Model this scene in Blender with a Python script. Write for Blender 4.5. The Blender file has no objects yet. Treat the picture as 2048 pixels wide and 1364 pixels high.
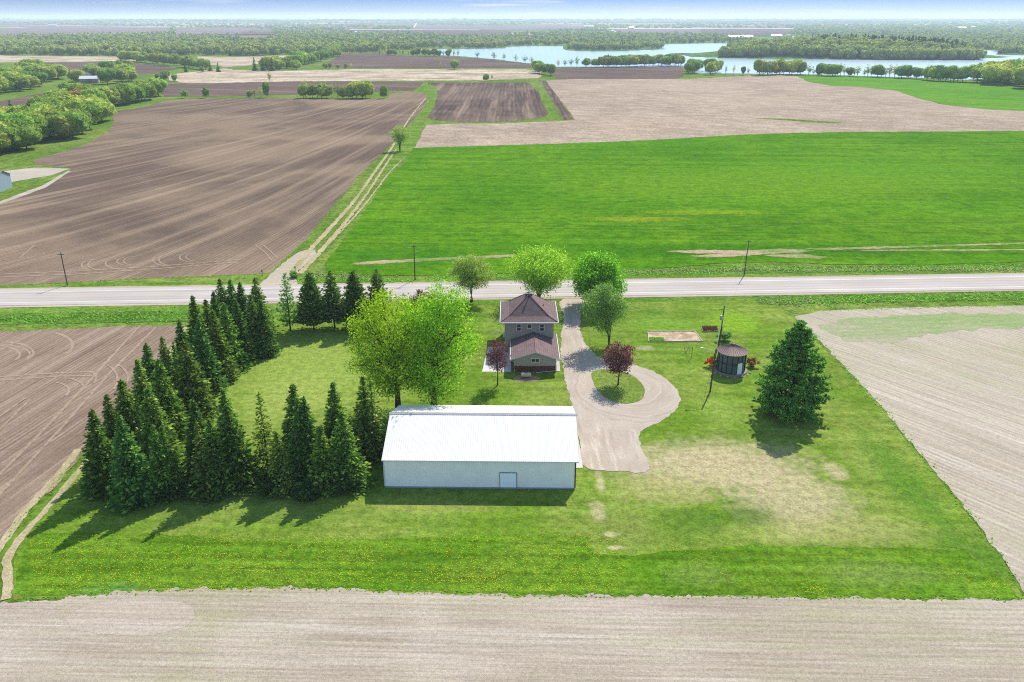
import bpy, math, random
import numpy as np
from mathutils import Vector, noise as mnoise

SC = bpy.context.scene
COL = SC.collection
R = math.radians

# ------------------------------------------------------------------ survey of the place
# The drone stands 56 m above (0,0) and looks along +Y.  ground() turns a bearing read off the
# photograph (2048 px wide) into a point of the land, height() measures how tall a thing there is.
F, CX, CY, CAMH = 1631.0, 1024.0, 682.0, 56.0
PITCH = math.atan(645.0 / F)
SP, CP = math.sin(PITCH), math.cos(PITCH)

def ground(x, y, z=0.0):
    u, v = (x - CX) / F, (y - CY) / F
    k = (z - CAMH) / (-SP - v * CP)
    return (u * k, (CP - v * SP) * k)

def height(y, Y):
    v = (y - CY) / F
    return CAMH + Y * (-SP - v * CP) / (CP - v * SP)

# ------------------------------------------------------------------ camera, sky, sun, exposure
cam_data = bpy.data.cameras.new('camera')
cam = bpy.data.objects.new('camera', cam_data)
COL.objects.link(cam)
cam.location = (0, 0, CAMH)
cam.rotation_euler = (R(90) - PITCH, 0, 0)
cam_data.sensor_width = 36
cam_data.lens = F / 2048 * 36
cam_data.clip_start = 0.5
cam_data.clip_end = 200000
SC.camera = cam

SUN_EL, SUN_AZ = R(46), R(25)
SC.view_settings.view_transform = 'Standard'
SC.view_settings.look = 'None'
SC.view_settings.exposure = 1.16
SC.view_settings.gamma = 1.0
SC.cycles.use_denoising = False
SC.cycles.use_light_tree = True
SC.cycles.sample_clamp_indirect = 2.0
SC.cycles.filter_width = 1.1

world = bpy.data.worlds.new('World')
SC.world = world
world.use_nodes = True
wt = world.node_tree
wt.nodes.clear()
w_out = wt.nodes.new('ShaderNodeOutputWorld')
w_bg = wt.nodes.new('ShaderNodeBackground')
w_sky = wt.nodes.new('ShaderNodeTexSky')
w_sky.sky_type = 'NISHITA'
w_sky.sun_disc = False
w_sky.sun_elevation = SUN_EL
w_sky.sun_rotation = SUN_AZ
w_sky.altitude = 300
w_sky.air_density = 1.0
w_sky.dust_density = 0.25
w_sky.ozone_density = 3.0
w_bg.inputs['Strength'].default_value = 0.15
# thin high cloud streaks
w_tc = wt.nodes.new('ShaderNodeTexCoord')
w_map = wt.nodes.new('ShaderNodeMapping')
w_map.inputs['Scale'].default_value = (5.0, 5.0, 150.0)
w_no = wt.nodes.new('ShaderNodeTexNoise')
w_no.inputs['Scale'].default_value = 1.3
w_no.inputs['Detail'].default_value = 5
w_mr = wt.nodes.new('ShaderNodeMapRange')
w_mr.inputs['From Min'].default_value = 0.57
w_mr.inputs['From Max'].default_value = 0.75
w_mr.inputs['To Max'].default_value = 0.55
w_mix = wt.nodes.new('ShaderNodeMix')
w_mix.data_type = 'RGBA'
w_mix.inputs[7].default_value = (2.9, 2.95, 3.1, 1)
wt.links.new(w_tc.outputs['Generated'], w_map.inputs['Vector'])
wt.links.new(w_map.outputs[0], w_no.inputs['Vector'])
wt.links.new(w_no.outputs[0], w_mr.inputs[0])
wt.links.new(w_mr.outputs[0], w_mix.inputs[0])
# clear blue air low over the horizon
w_sep = wt.nodes.new('ShaderNodeSeparateXYZ')
w_low = wt.nodes.new('ShaderNodeMapRange')
w_low.inputs['From Min'].default_value = 0.0
w_low.inputs['From Max'].default_value = 0.024
w_tint = wt.nodes.new('ShaderNodeMix')
w_tint.data_type = 'RGBA'
w_tint.inputs[6].default_value = (0.215, 0.262, 0.42, 1)
w_tint.inputs[7].default_value = (0.055, 0.115, 0.33, 1)
w_up = wt.nodes.new('ShaderNodeMapRange')
w_up.inputs['From Min'].default_value = 0.05
w_up.inputs['From Max'].default_value = 0.22
w_tint2 = wt.nodes.new('ShaderNodeMix')
w_tint2.data_type = 'RGBA'
w_tint2.inputs[7].default_value = (1.12, 1.04, 0.92, 1)
w_mul = wt.nodes.new('ShaderNodeMix')
w_mul.data_type = 'RGBA'
w_mul.blend_type = 'MULTIPLY'
w_mul.inputs[0].default_value = 1.0
wt.links.new(w_tc.outputs['Generated'], w_sep.inputs[0])
wt.links.new(w_sep.outputs[2], w_low.inputs[0])
wt.links.new(w_sep.outputs[2], w_up.inputs[0])
wt.links.new(w_low.outputs[0], w_tint.inputs[0])
wt.links.new(w_tint.outputs[2], w_tint2.inputs[6])
wt.links.new(w_up.outputs[0], w_tint2.inputs[0])
wt.links.new(w_sky.outputs[0], w_mul.inputs[6])
wt.links.new(w_tint2.outputs[2], w_mul.inputs[7])
wt.links.new(w_mul.outputs[2], w_mix.inputs[6])
wt.links.new(w_mix.outputs[2], w_bg.inputs['Color'])
wt.links.new(w_bg.outputs[0], w_out.inputs['Surface'])

sun_data = bpy.data.lights.new('sun', 'SUN')
sun_data.energy = 3.5
sun_data.angle = R(0.5)
sun_data.color = (1.0, 0.945, 0.85)
sun = bpy.data.objects.new('sun', sun_data)
COL.objects.link(sun)
sun.location = (40, 100, 120)
sd = Vector((math.sin(SUN_AZ) * math.cos(SUN_EL), math.cos(SUN_AZ) * math.cos(SUN_EL), math.sin(SUN_EL)))
sun.rotation_euler = sd.to_track_quat('Z', 'Y').to_euler()

# ------------------------------------------------------------------ colour and material helpers
GAIN = 1.95

def lin(c):
    c /= 255.0
    return c / 12.92 if c <= 0.04045 else ((c + 0.055) / 1.055) ** 2.4

def S(r, g, b, k=1.0):
    """base colour of a surface that measures r,g,b in full sun"""
    return tuple(min(0.85, lin(v) * k / GAIN) for v in (r, g, b)) + (1.0,)

class NB:
    def __init__(self, name, rough=0.9, spec=0.15):
        self.m = bpy.data.materials.new(name)
        self.m.use_nodes = True
        self.t = self.m.node_tree
        self.b = self.t.nodes['Principled BSDF']
        self.b.inputs['Roughness'].default_value = rough
        self.b.inputs['Specular IOR Level'].default_value = spec
        self._p = None
    def node(self, typ, **kw):
        n = self.t.nodes.new('ShaderNode' + typ)
        for k, v in kw.items():
            setattr(n, k, v)
        return n
    def put(self, sock, v):
        if hasattr(v, 'is_output'):
            self.t.links.new(v, sock)
        else:
            sock.default_value = v
    def pos(self):
        if self._p is None:
            self._p = self.node('NewGeometry').outputs['Position']
        return self._p
    def obj(self):
        return self.node('TexCoord').outputs['Object']
    def map(self, v, rot=0.0, scale=(1, 1, 1), loc=(0, 0, 0)):
        n = self.node('Mapping')
        self.put(n.inputs[0], v)
        n.inputs['Location'].default_value = loc
        n.inputs['Rotation'].default_value = (0, 0, rot)
        n.inputs['Scale'].default_value = scale
        return n.outputs[0]
    def noise(self, v, scale, detail=3, rough=0.55, dist=0.0):
        n = self.node('TexNoise')
        self.put(n.inputs['Vector'], v)
        n.inputs['Scale'].default_value = scale
        n.inputs['Detail'].default_value = detail
        n.inputs['Roughness'].default_value = rough
        n.inputs['Distortion'].default_value = dist
        return n.outputs[0]
    def voro(self, v, scale):
        n = self.node('TexVoronoi')
        self.put(n.inputs['Vector'], v)
        n.inputs['Scale'].default_value = scale
        return n.outputs['Distance']
    def rng(self, f, a, b, lo=0.0, hi=1.0):
        n = self.node('MapRange')
        n.interpolation_type = 'SMOOTHSTEP'
        self.put(n.inputs[0], f)
        for i, v in enumerate((a, b, lo, hi)):
            n.inputs[i + 1].default_value = v
        return n.outputs[0]
    def math(self, op, a, b=0.0, c=0.0):
        n = self.node('Math', operation=op)
        self.put(n.inputs[0], a)
        self.put(n.inputs[1], b)
        self.put(n.inputs[2], c)
        return n.outputs[0]
    def mix(self, f, a, b, mode='MIX'):
        n = self.node('Mix', data_type='RGBA', blend_type=mode)
        self.put(n.inputs[0], f)
        self.put(n.inputs[6], a)
        self.put(n.inputs[7], b)
        return n.outputs[2]
    def mul(self, col, f):
        """multiply a colour by a scalar socket"""
        n = self.node('Vector' + 'Math', operation='SCALE')
        self.put(n.inputs[0], col if hasattr(col, 'is_output') else tuple(col[:3]))
        self.put(n.inputs['Scale'], f)
        return n.outputs[0]
    def sep(self, v):
        n = self.node('SeparateXYZ')
        self.put(n.inputs[0], v)
        return n.outputs
    def comb(self, x, y, z=0.0):
        n = self.node('CombineXYZ')
        self.put(n.inputs[0], x); self.put(n.inputs[1], y); self.put(n.inputs[2], z)
        return n.outputs[0]
    def bump(self, h, strength=0.4, dist=0.05):
        n = self.node('Bump')
        n.inputs['Strength'].default_value = strength
        n.inputs['Distance'].default_value = dist
        self.put(n.inputs['Height'], h)
        self.t.links.new(n.outputs[0], self.b.inputs['Normal'])
    def color(self, c):
        self.put(self.b.inputs['Base Color'], c)
        return self.m
    def blob(self, cx, cy, rx, ry, n=None, amt=0.5, rot=0.0):
        """soft worn patch of its own shape on the ground"""
        v = self.map(self.pos(), 0, (1, 1, 0), (-cx, -cy, 0))
        v = self.map(v, rot, (1.0 / rx, 1.0 / ry, 0))
        ln = self.node('VectorMath', operation='LENGTH')
        self.put(ln.inputs[0], v)
        d = ln.outputs['Value']
        if n is not None:
            d = self.math('ADD', d, self.math('MULTIPLY', self.math('SUBTRACT', n, 0.5), amt * 2))
        return self.rng(d, 1.08, 0.3)

def plain(name, col, rough=0.6, spec=0.3, var=0.06, scale=2.0, metal=0.0):
    b = NB(name, rough, spec)
    n = b.noise(b.obj(), scale, 4)
    f = b.rng(n, 0.25, 0.75, 1 - var, 1 + var)
    b.color(b.mul(col, f))
    b.b.inputs['Metallic'].default_value = metal
    return b.m

def soil(name, c_mid, c_light, c_dark, rot=0.0, row=0.75, row_amt=0.12, streak=(0.02, 0.35), streak_amt=0.6,
         patch=0.012, patch_amt=0.7, fine=4.0, fine_amt=0.25, fan=None, green=None, green_amt=0.0, lines=0.0):
    """tilled or stubble ground: soil patches, drill rows, cultivation streaks and clods"""
    b = NB(name, 0.95, 0.0)
    p = b.pos()
    if fan:
        s = b.sep(p)
        x0, y0, k = fan
        u = b.math('MULTIPLY', b.math('SUBTRACT', s[0], x0), b.math('ADD', 1.0, b.math('MULTIPLY', b.math('SUBTRACT', s[1], y0), k)))
        q = b.comb(u, s[1])
    else:
        q = b.map(p, rot)
    wob = b.noise(p, 0.05, 2)
    big = b.noise(p, patch, 4, 0.6, 0.6)
    c = b.mix(b.rng(big, 0.38, 0.62, 0, patch_amt), c_mid, c_dark)
    st = b.noise(b.map(q, 0, (streak[1], streak[0], 0.0)), 1.0, 5, 0.62)
    c = b.mix(b.rng(st, 0.45, 0.68, 0, streak_amt), c, c_light)
    st2 = b.noise(b.map(q, 0, (streak[1] * 5, streak[0] * 2.2, 0.0), (7, 3, 0)), 1.0, 3, 0.6)
    c = b.mix(b.rng(st2, 0.5, 0.78, 0, streak_amt * 0.7), c, c_light)
    c = b.mix(b.rng(st2, 0.5, 0.26, 0, streak_amt * 0.55), c, c_dark)
    if lines:
        st3 = b.noise(b.map(q, 0, (lines, lines * 0.02, 0.0), (2, 9, 0)), 1.0, 4, 0.7)
        st4 = b.noise(b.map(q, 0, (lines * 0.28, lines * 0.006, 0.0), (5, 1, 0)), 1.0, 3, 0.6)
        c = b.mul(c, b.rng(st3, 0.32, 0.68, 0.86, 1.12))
        c = b.mul(c, b.rng(st4, 0.28, 0.44, 0.84, 1.0))
    if green:
        g = b.noise(p, 0.035, 4, 0.65)
        g2 = b.noise(b.map(q, 0, (streak[1] * 2, streak[0] * 2, 0.0)), 1.0, 3)
        c = b.mix(b.rng(b.math('ADD', b.math('MULTIPLY', g, 0.6), b.math('MULTIPLY', g2, 0.4)), 0.46, 0.64, 0, green_amt), c, green)
    f1 = b.noise(p, fine, 4, 0.7)
    f2 = b.noise(p, fine * 0.22, 4, 0.65)
    v = b.math('ADD', b.rng(f1, 0.33, 0.67, 1 - fine_amt, 1 + fine_amt), b.rng(f2, 0.34, 0.66, -fine_amt * 0.4, fine_amt * 0.4))
    if row_amt:
        w = b.node('TexWave', wave_type='BANDS', bands_direction='X')
        b.put(w.inputs['Vector'], q)
        w.inputs['Scale'].default_value = 0.314 / row
        w.inputs['Distortion'].default_value = 2.2
        w.inputs['Detail'].default_value = 3
        w.inputs['Detail Scale'].default_value = 0.8
        brk = b.rng(b.noise(p, 0.09, 3), 0.35, 0.6, 0.25, 1.0)
        v = b.math('ADD', v, b.math('MULTIPLY', b.math('MULTIPLY', b.math('SUBTRACT', w.outputs[1], 0.5), row_amt * 2), brk))
    c = b.mul(c, v)
    b.bump(f1, 0.55, 0.12)
    return b.color(c)

def turf(name, c1, c2, c3, rot=0.0, stripe=(0.5, 0.02), stripe_amt=0.35, fine=5.0, fine_amt=0.3, patch=0.06, dry=None, blobs=(), straw=None, rows=0):
    """grass: clumps, mower stripes and worn or dry patches"""
    b = NB(name, 0.85, 0.0)
    p = b.pos()
    q = b.map(p, rot)
    n1 = b.noise(p, patch, 5, 0.62, 0.4)
    c = b.mix(b.rng(n1, 0.34, 0.66), c1, c2)
    n2 = b.noise(p, patch * 6, 4, 0.65)
    c = b.mix(b.rng(n2, 0.42, 0.75, 0, 0.75), c, c3)
    st = b.noise(b.map(q, 0, (stripe[0], stripe[1], 0.0)), 1.0, 3, 0.5)
    c = b.mul(c, b.rng(st, 0.3, 0.7, 1 - stripe_amt, 1 + stripe_amt))
    if rows:
        r1 = b.noise(b.map(q, 0, (rows, rows * 0.012, 0.0)), 1.0, 3, 0.6)
        r2 = b.noise(b.map(q, 0, (rows * 0.3, rows * 0.004, 0.0), (3, 5, 0)), 1.0, 2, 0.5)
        c = b.mul(c, b.rng(r1, 0.30, 0.50, 0.70, 1.02))
        c = b.mul(c, b.rng(r2, 0.28, 0.42, 0.82, 1.0))
    nb = b.noise(p, 0.45, 7, 0.74)
    for (cx, cy, rx, ry, col, amt) in blobs:
        c = b.mix(b.math('MULTIPLY', b.blob(cx, cy, rx, ry, nb, 0.75), amt), c, col)
    if straw:
        n5 = b.noise(b.map(p, 0.3, (1, 0.5, 0)), 1.6, 4, 0.7)
        c = b.mix(b.rng(n5, 0.56, 0.72, 0, straw[1]), c, straw[0])
    f1 = b.noise(p, fine, 4, 0.72)
    f2 = b.noise(p, fine * 0.28, 3, 0.6)
    v = b.math('ADD', b.rng(f1, 0.34, 0.66, 1 - fine_amt, 1 + fine_amt), b.rng(f2, 0.34, 0.66, -fine_amt * 0.7, fine_amt * 0.7))
    c = b.mul(c, v)
    b.bump(b.math('ADD', f1, b.math('MULTIPLY', f2, 1.5)), 0.6, 0.12)
    return b.color(c)

# ------------------------------------------------------------------ object helpers
def tag(o, label=None, cat=None, group=None, kind=None):
    if label: o['label'] = label
    if cat: o['category'] = cat
    if group: o['group'] = group
    if kind: o['kind'] = kind
    return o

def link(o, parent=None):
    COL.objects.link(o)
    if parent is not None:
        o.parent = parent
    return o

def thing(name, label, cat, loc=(0, 0, 0), rz=0.0, group=None):
    o = bpy.data.objects.new(name, None)
    o.empty_display_size = 0.3
    COL.objects.link(o)
    o.location = loc
    o.rotation_euler = (0, 0, rz)
    return tag(o, label, cat, group)

def dup(root, loc, rz, sc=(1, 1, 1), label=None, group=None, name=None):
    r = root.copy()
    COL.objects.link(r)
    r.location, r.rotation_euler, r.scale = loc, (0, 0, rz), sc
    if label: r['label'] = label
    if group: r['group'] = group
    for ch in list(root.children):
        c = ch.copy()
        COL.objects.link(c)
        c.parent = r
        for g in list(ch.children):
            d = g.copy()
            COL.objects.link(d)
            d.parent = c
    return r

class MB:
    """collects faces and links them as one mesh object"""
    def __init__(self):
        self.v, self.f, self.mi = [], [], []
    def face(self, pts, mi=0):
        i = len(self.v)
        self.v += [tuple(p) for p in pts]
        self.f.append(tuple(range(i, i + len(pts))))
        self.mi.append(mi)
    def box(self, x0, x1, y0, y1, z0, z1, mi=0):
        i = len(self.v)
        self.v += [(x0, y0, z0), (x1, y0, z0), (x1, y1, z0), (x0, y1, z0), (x0, y0, z1), (x1, y0, z1), (x1, y1, z1), (x0, y1, z1)]
        for q in ((0, 3, 2, 1), (4, 5, 6, 7), (0, 1, 5, 4), (1, 2, 6, 5), (2, 3, 7, 6), (3, 0, 4, 7)):
            self.f.append(tuple(i + k for k in q))
            self.mi.append(mi)
    def tube(self, pts, rad, seg=7, mi=0, cap=True):
        pts = [Vector(p) for p in pts]
        rings = []
        for k, p in enumerate(pts):
            a = pts[max(0, k - 1)]; c = pts[min(len(pts) - 1, k + 1)]
            d = (c - a).normalized() if (c - a).length > 1e-9 else Vector((0, 0, 1))
            u = d.orthogonal().normalized() if abs(d.z) > 0.999 else Vector((0, 0, 1)).cross(d).normalized()
            w = d.cross(u)
            r = rad[k] if hasattr(rad, '__len__') else rad
            i = len(self.v)
            for s in range(seg):
                t = 2 * math.pi * s / seg
                self.v.append(tuple(p + (u * math.cos(t) + w * math.sin(t)) * r))
            rings.append(i)
        for a, c in zip(rings, rings[1:]):
            for s in range(seg):
                s2 = (s + 1) % seg
                self.f.append((a + s, a + s2, c + s2, c + s))
                self.mi.append(mi)
        if cap:
            self.f.append(tuple(rings[0] + s for s in range(seg))[::-1]); self.mi.append(mi)
            self.f.append(tuple(rings[-1] + s for s in range(seg))); self.mi.append(mi)
    def lathe(self, prof, seg=32, mi=0, c=(0, 0), a0=0.0, a1=2 * math.pi):
        full = abs(a1 - a0 - 2 * math.pi) < 1e-6
        n = seg if full else seg + 1
        i = len(self.v)
        for (r, z) in prof:
            for s in range(n):
                t = a0 + (a1 - a0) * s / seg
                self.v.append((c[0] + r * math.cos(t), c[1] + r * math.sin(t), z))
        for k in range(len(prof) - 1):
            for s in range(seg):
                s2 = (s + 1) % n
                self.f.append((i + k * n + s, i + k * n + s2, i + (k + 1) * n + s2, i + (k + 1) * n + s))
                self.mi.append(mi)
    def prism(self, poly, z0, z1, mi=0):
        i = len(self.v); n = len(poly)
        self.v += [(x, y, z0) for x, y in poly] + [(x, y, z1) for x, y in poly]
        self.f.append(tuple(i + k for k in range(n))[::-1]); self.mi.append(mi)
        self.f.append(tuple(i + n + k for k in range(n))); self.mi.append(mi)
        for k in range(n):
            k2 = (k + 1) % n
            self.f.append((i + k, i + k2, i + n + k2, i + n + k)); self.mi.append(mi)
    def mesh(self, name, mats):
        me = bpy.data.meshes.new(name)
        me.from_pydata(self.v, [], self.f)
        for m in (mats if isinstance(mats, (list, tuple)) else [mats]):
            me.materials.append(m)
        me.polygons.foreach_set('material_index', self.mi)
        me.update()
        return me
    def build(self, name, mats, parent=None, loc=(0, 0, 0), smooth=False):
        me = self.mesh(name, mats)
        if smooth:
            me.polygons.foreach_set('use_smooth', [True] * len(me.polygons))
        o = bpy.data.objects.new(name, me)
        o.location = loc
        return link(o, parent)

def np_mesh(name, verts, nper, mats, mi=None):
    """verts: (N*nper,3) array, faces of nper corners each"""
    n = len(verts) // nper
    me = bpy.data.meshes.new(name)
    me.vertices.add(len(verts))
    me.vertices.foreach_set('co', np.ascontiguousarray(verts, dtype=np.float32).ravel())
    me.loops.add(len(verts))
    me.loops.foreach_set('vertex_index', np.arange(len(verts), dtype=np.int32))
    me.polygons.add(n)
    me.polygons.foreach_set('loop_start', np.arange(0, len(verts), nper, dtype=np.int32))
    for m in (mats if isinstance(mats, (list, tuple)) else [mats]):
        me.materials.append(m)
    if mi is not None:
        me.polygons.foreach_set('material_index', np.asarray(mi, dtype=np.int32))
    me.update(calc_edges=True)
    return me

# ------------------------------------------------------------------ ground sheets
def densify(pts, closed=True, rel=0.004, lo=0.7):
    out = []
    n = len(pts)
    for k in range(n if closed else n - 1):
        a, b = Vector(pts[k]), Vector(pts[(k + 1) % n])
        d = (b - a).length
        step = max(lo, rel * (a.length + b.length) / 2)
        m = max(1, min(400, int(d / step)))
        for s in range(m):
            out.append(a.lerp(b, s / m))
    if not closed:
        out.append(Vector(pts[-1]))
    return out

def smooth_line(pts, closed=False, it=2):
    p = [Vector(q) for q in pts]
    for _ in range(it):
        o = []
        n = len(p)
        if not closed:
            o.append(p[0])
        for k in range(n if closed else n - 1):
            a, b = p[k], p[(k + 1) % n]
            o += [a.lerp(b, 0.25), a.lerp(b, 0.75)]
        if not closed:
            o.append(p[-1])
        p = o
    return p

def ribbon_faces(mb, pts, w, z, mi, jit=0.0, closed=False):
    pts = densify(pts, closed, 0.004, 0.6)
    L, Rr = [], []
    n = len(pts)
    for k in range(n):
        a = pts[max(0, k - 1)]; b = pts[min(n - 1, k + 1)]
        d = (b - a)
        nn = Vector((-d.y, d.x)).normalized() if d.length > 1e-6 else Vector((1, 0))
        j1 = mnoise.noise(Vector((pts[k].x * 0.9, pts[k].y * 0.9, 3.1))) * jit
        j2 = mnoise.noise(Vector((pts[k].x * 0.9, pts[k].y * 0.9, 9.7))) * jit
        ww = w[0] + (w[1] - w[0]) * k / max(1, n - 1) if isinstance(w, tuple) else w
        L.append(pts[k] + nn * (ww / 2 + j1)); Rr.append(pts[k] - nn * (ww / 2 + j2))
    for k in range(n - 1):
        mb.face([(L[k].x, L[k].y, z), (Rr[k].x, Rr[k].y, z), (Rr[k + 1].x, Rr[k + 1].y, z), (L[k + 1].x, L[k + 1].y, z)], mi)

def sheet(name, pts, z, mats, jitter=0.3, smooth=0, px=True, lo=0.7, kind='structure', ribbons=(), freq=0.5):
    if px:
        pts = [ground(*p) for p in pts]
    if smooth:
        pts = [tuple(p) for p in smooth_line(pts, True, smooth)]
    pp = densify(pts, True, 0.004, lo)
    out = []
    n = len(pp)
    for k, p in enumerate(pp):
        d = pp[(k + 1) % n] - pp[k - 1]
        nn = Vector((-d.y, d.x)).normalized() if d.length > 1e-6 else Vector((1, 0))
        sc = max(1.0, p.length / 250.0)
        f = freq / sc
        j = mnoise.noise(Vector((p.x * f, p.y * f, 0.7))) + 0.6 * mnoise.noise(Vector((p.x * f * 3.1, p.y * f * 3.1, 5.7)))
        out.append(p + nn * j * jitter * sc)
    mb = MB()
    mb.face([(p.x, p.y, z) for p in out])
    for i, r in enumerate(ribbons):
        ribbon_faces(mb, r[0], r[1], z + 0.006 + 0.004 * i, r[2] if len(r) > 2 else 1, 0.12)
    o = mb.build(name, mats)
    if o.data.polygons[0].normal.z < 0:
        o.data.flip_normals()
    return tag(o, kind=kind)

# ---- base land: one sheet to the horizon, rising to low rolling hills far off
def land(x, y):
    d = math.hypot(x, y)
    t = min(1.0, max(0.0, (d - 3600) / 9000))
    t = t * t * (3 - 2 * t)
    if t <= 0:
        return 0.0
    n = mnoise.noise(Vector((x / 2300.0, y / 1500.0, 0.3))) + 0.5 * mnoise.noise(Vector((x / 900.0, y / 700.0, 4.3)))
    return t * (31 + 24 * n)

def land_mat():
    m = turf('land_grass', S(104, 138, 44), S(136, 156, 72), S(88, 122, 42), stripe_amt=0.12, fine=1.2, patch=0.02, straw=(S(170, 165, 110), 0.3))
    b = NB.__new__(NB)
    b.m, b.t, b._p = m, m.node_tree, None
    b.b = b.t.nodes['Principled BSDF']
    near = b.b.inputs['Base Color'].links[0].from_socket
    vo = b.node('TexVoronoi')
    b.put(vo.inputs['Vector'], b.map(b.pos(), R(8), (1.0 / 900, 1.0 / 520, 0)))
    vo.inputs['Scale'].default_value = 1.0
    cr = b.node('ValToRGB')
    b.put(cr.inputs[0], b.sep(vo.outputs['Color'])[0])
    cr.color_ramp.interpolation = 'CONSTANT'
    e = cr.color_ramp.elements
    e[0].position, e[0].color = 0.0, S(120, 140, 70)
    e[1].position, e[1].color = 0.35, S(150, 130, 112)
    for q, c in ((0.55, S(196, 180, 150)), (0.7, S(112, 150, 64)), (0.85, S(128, 108, 98))):
        k = e.new(q); k.color = c
    d = b.sep(b.pos())[1]
    f = b.rng(d, 2300, 2600)
    return b.color(b.mix(f, near, cr.outputs[0]))
G1 = land_mat()
mb = MB()
ys = [-60, 40, 140, 300, 500, 800, 1200, 1700, 2300, 3000] + [3600 + 300 * k for k in range(42)]
xs = [-14000 + 400 * k for k in range(71)]
idx = {}
for j, y in enumerate(ys):
    for i, x in enumerate(xs):
        idx[i, j] = len(mb.v)
        mb.v.append((x, y, land(x, y)))
for j in range(len(ys) - 1):
    for i in range(len(xs) - 1):
        mb.f.append((idx[i, j], idx[i + 1, j], idx[i + 1, j + 1], idx[i, j + 1])); mb.mi.append(0)
tag(mb.build('ground', G1, smooth=True), kind='structure')

# ---- soils and crops
M_plough = soil('ploughed_soil', S(156, 134, 112), S(200, 174, 146), S(104, 88, 80), fan=(-30, 170, 0.006), row=1.5, row_amt=0.16,
                streak=(0.006, 0.10), streak_amt=0.42, patch=0.011, patch_amt=0.8, fine=2.5, fine_amt=0.16)
M_track = soil('wheel_track_soil', S(184, 162, 138), S(196, 174, 150), S(168, 146, 124), row_amt=0, streak_amt=0.3, fine=5)
M_left = soil('left_field_soil', S(166, 142, 122), S(194, 170, 148), S(136, 114, 100), rot=R(10), row=0.76, row_amt=0.16,
              streak=(0.012, 0.25), streak_amt=0.7, patch=0.03, patch_amt=0.6, fine=5, fine_amt=0.16, lines=1.6)
M_front = soil('front_field_soil', S(206, 190, 171), S(223, 209, 192), S(184, 168, 146), rot=R(-88.5), row=0.76, row_amt=0.07,
               streak=(0.02, 0.42), streak_amt=0.85, patch=0.05, patch_amt=0.6, fine=11, fine_amt=0.22, lines=4.0, green=S(186, 180, 140), green_amt=0.75)
M_pass = soil('front_field_pass', S(206, 189, 170), S(220, 206, 189), S(188, 171, 149), rot=R(-88.5), row=0.76, row_amt=0.08,
              streak=(0.02, 0.5), streak_amt=0.5, fine=11, fine_amt=0.2, lines=4.0)
M_right = soil('right_field_soil', S(208, 193, 172), S(222, 208, 190), S(190, 174, 152), rot=R(-37), row=0.9, row_amt=0.09,
               streak=(0.015, 0.3), streak_amt=0.7, patch=0.03, patch_amt=0.4, fine=7, fine_amt=0.18, lines=2.2, green=S(176, 178, 132), green_amt=0.5)
M_greenish = soil('emerging_crop_soil', S(170, 182, 128), S(192, 186, 155), S(154, 176, 112), rot=R(-87), row=0.76, row_amt=0.1,
                  streak=(0.02, 0.3), streak_amt=0.8, patch=0.08, fine=4, fine_amt=0.2, green=S(190, 180, 155), green_amt=0.8)
M_stubble = soil('stubble_soil', S(192, 170, 148), S(216, 196, 174), S(162, 142, 124), rot=R(-60), row=2.5, row_amt=0.05,
                 streak=(0.04, 0.12), streak_amt=0.6, patch=0.01, patch_amt=0.6, fine=0.7, fine_amt=0.28)
M_dark = soil('dark_soil', S(130, 110, 98), S(172, 148, 130), S(92, 78, 72), rot=R(0), row=3.2, row_amt=0.16,
              streak=(0.006, 0.13), streak_amt=0.75, patch=0.012, patch_amt=0.8, fine=1.0, fine_amt=0.18)
M_dark2 = soil('far_dark_soil', S(124, 104, 94), S(152, 130, 116), S(100, 84, 78), rot=R(-70), row=4, row_amt=0.08,
               streak=(0.004, 0.06), streak_amt=0.6, patch=0.006, fine=0.3, fine_amt=0.14)
M_far = soil('far_field_soil', S(150, 128, 124), S(170, 150, 144), S(128, 110, 110), rot=R(-85), row_amt=0, streak=(0.002, 0.02), patch=0.003, fine=0.05, fine_amt=0.1)
M_marsh = soil('dry_marsh_reeds', S(218, 196, 170), S(242, 228, 210), S(170, 148, 116), rot=R(-88), row_amt=0, streak=(0.012, 0.05), streak_amt=0.9,
               patch=0.02, patch_amt=0.9, fine=0.25, fine_amt=0.25, green=S(160, 152, 100), green_amt=0.5)
M_wheat = turf('green_crop', S(88, 142, 20), S(110, 156, 28), S(66, 120, 16), rot=R(-88), rows=0.9, stripe=(0.16, 0.004), stripe_amt=0.10, fine=1.3, fine_amt=0.22, patch=0.02,
               blobs=[(95, 300, 90, 45, S(116, 160, 34), 0.7), (60, 250, 26, 5, S(134, 166, 30), 0.8), (38, 241, 20, 5, S(150, 168, 40), 0.7), (150, 330, 60, 40, S(106, 156, 32), 0.6),
                      (-30, 200, 30, 14, S(66, 126, 22), 0.7), (20, 420, 120, 40, S(88, 148, 24), 0.6), (60, 205, 60, 10, S(58, 118, 20), 0.7)])
M_wheat2 = turf('far_green_crop', S(98, 154, 36), S(116, 164, 46), S(88, 142, 32), rot=R(-60), stripe=(0.05, 0.004), stripe_amt=0.1, fine=0.5, fine_amt=0.12, patch=0.008)

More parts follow.
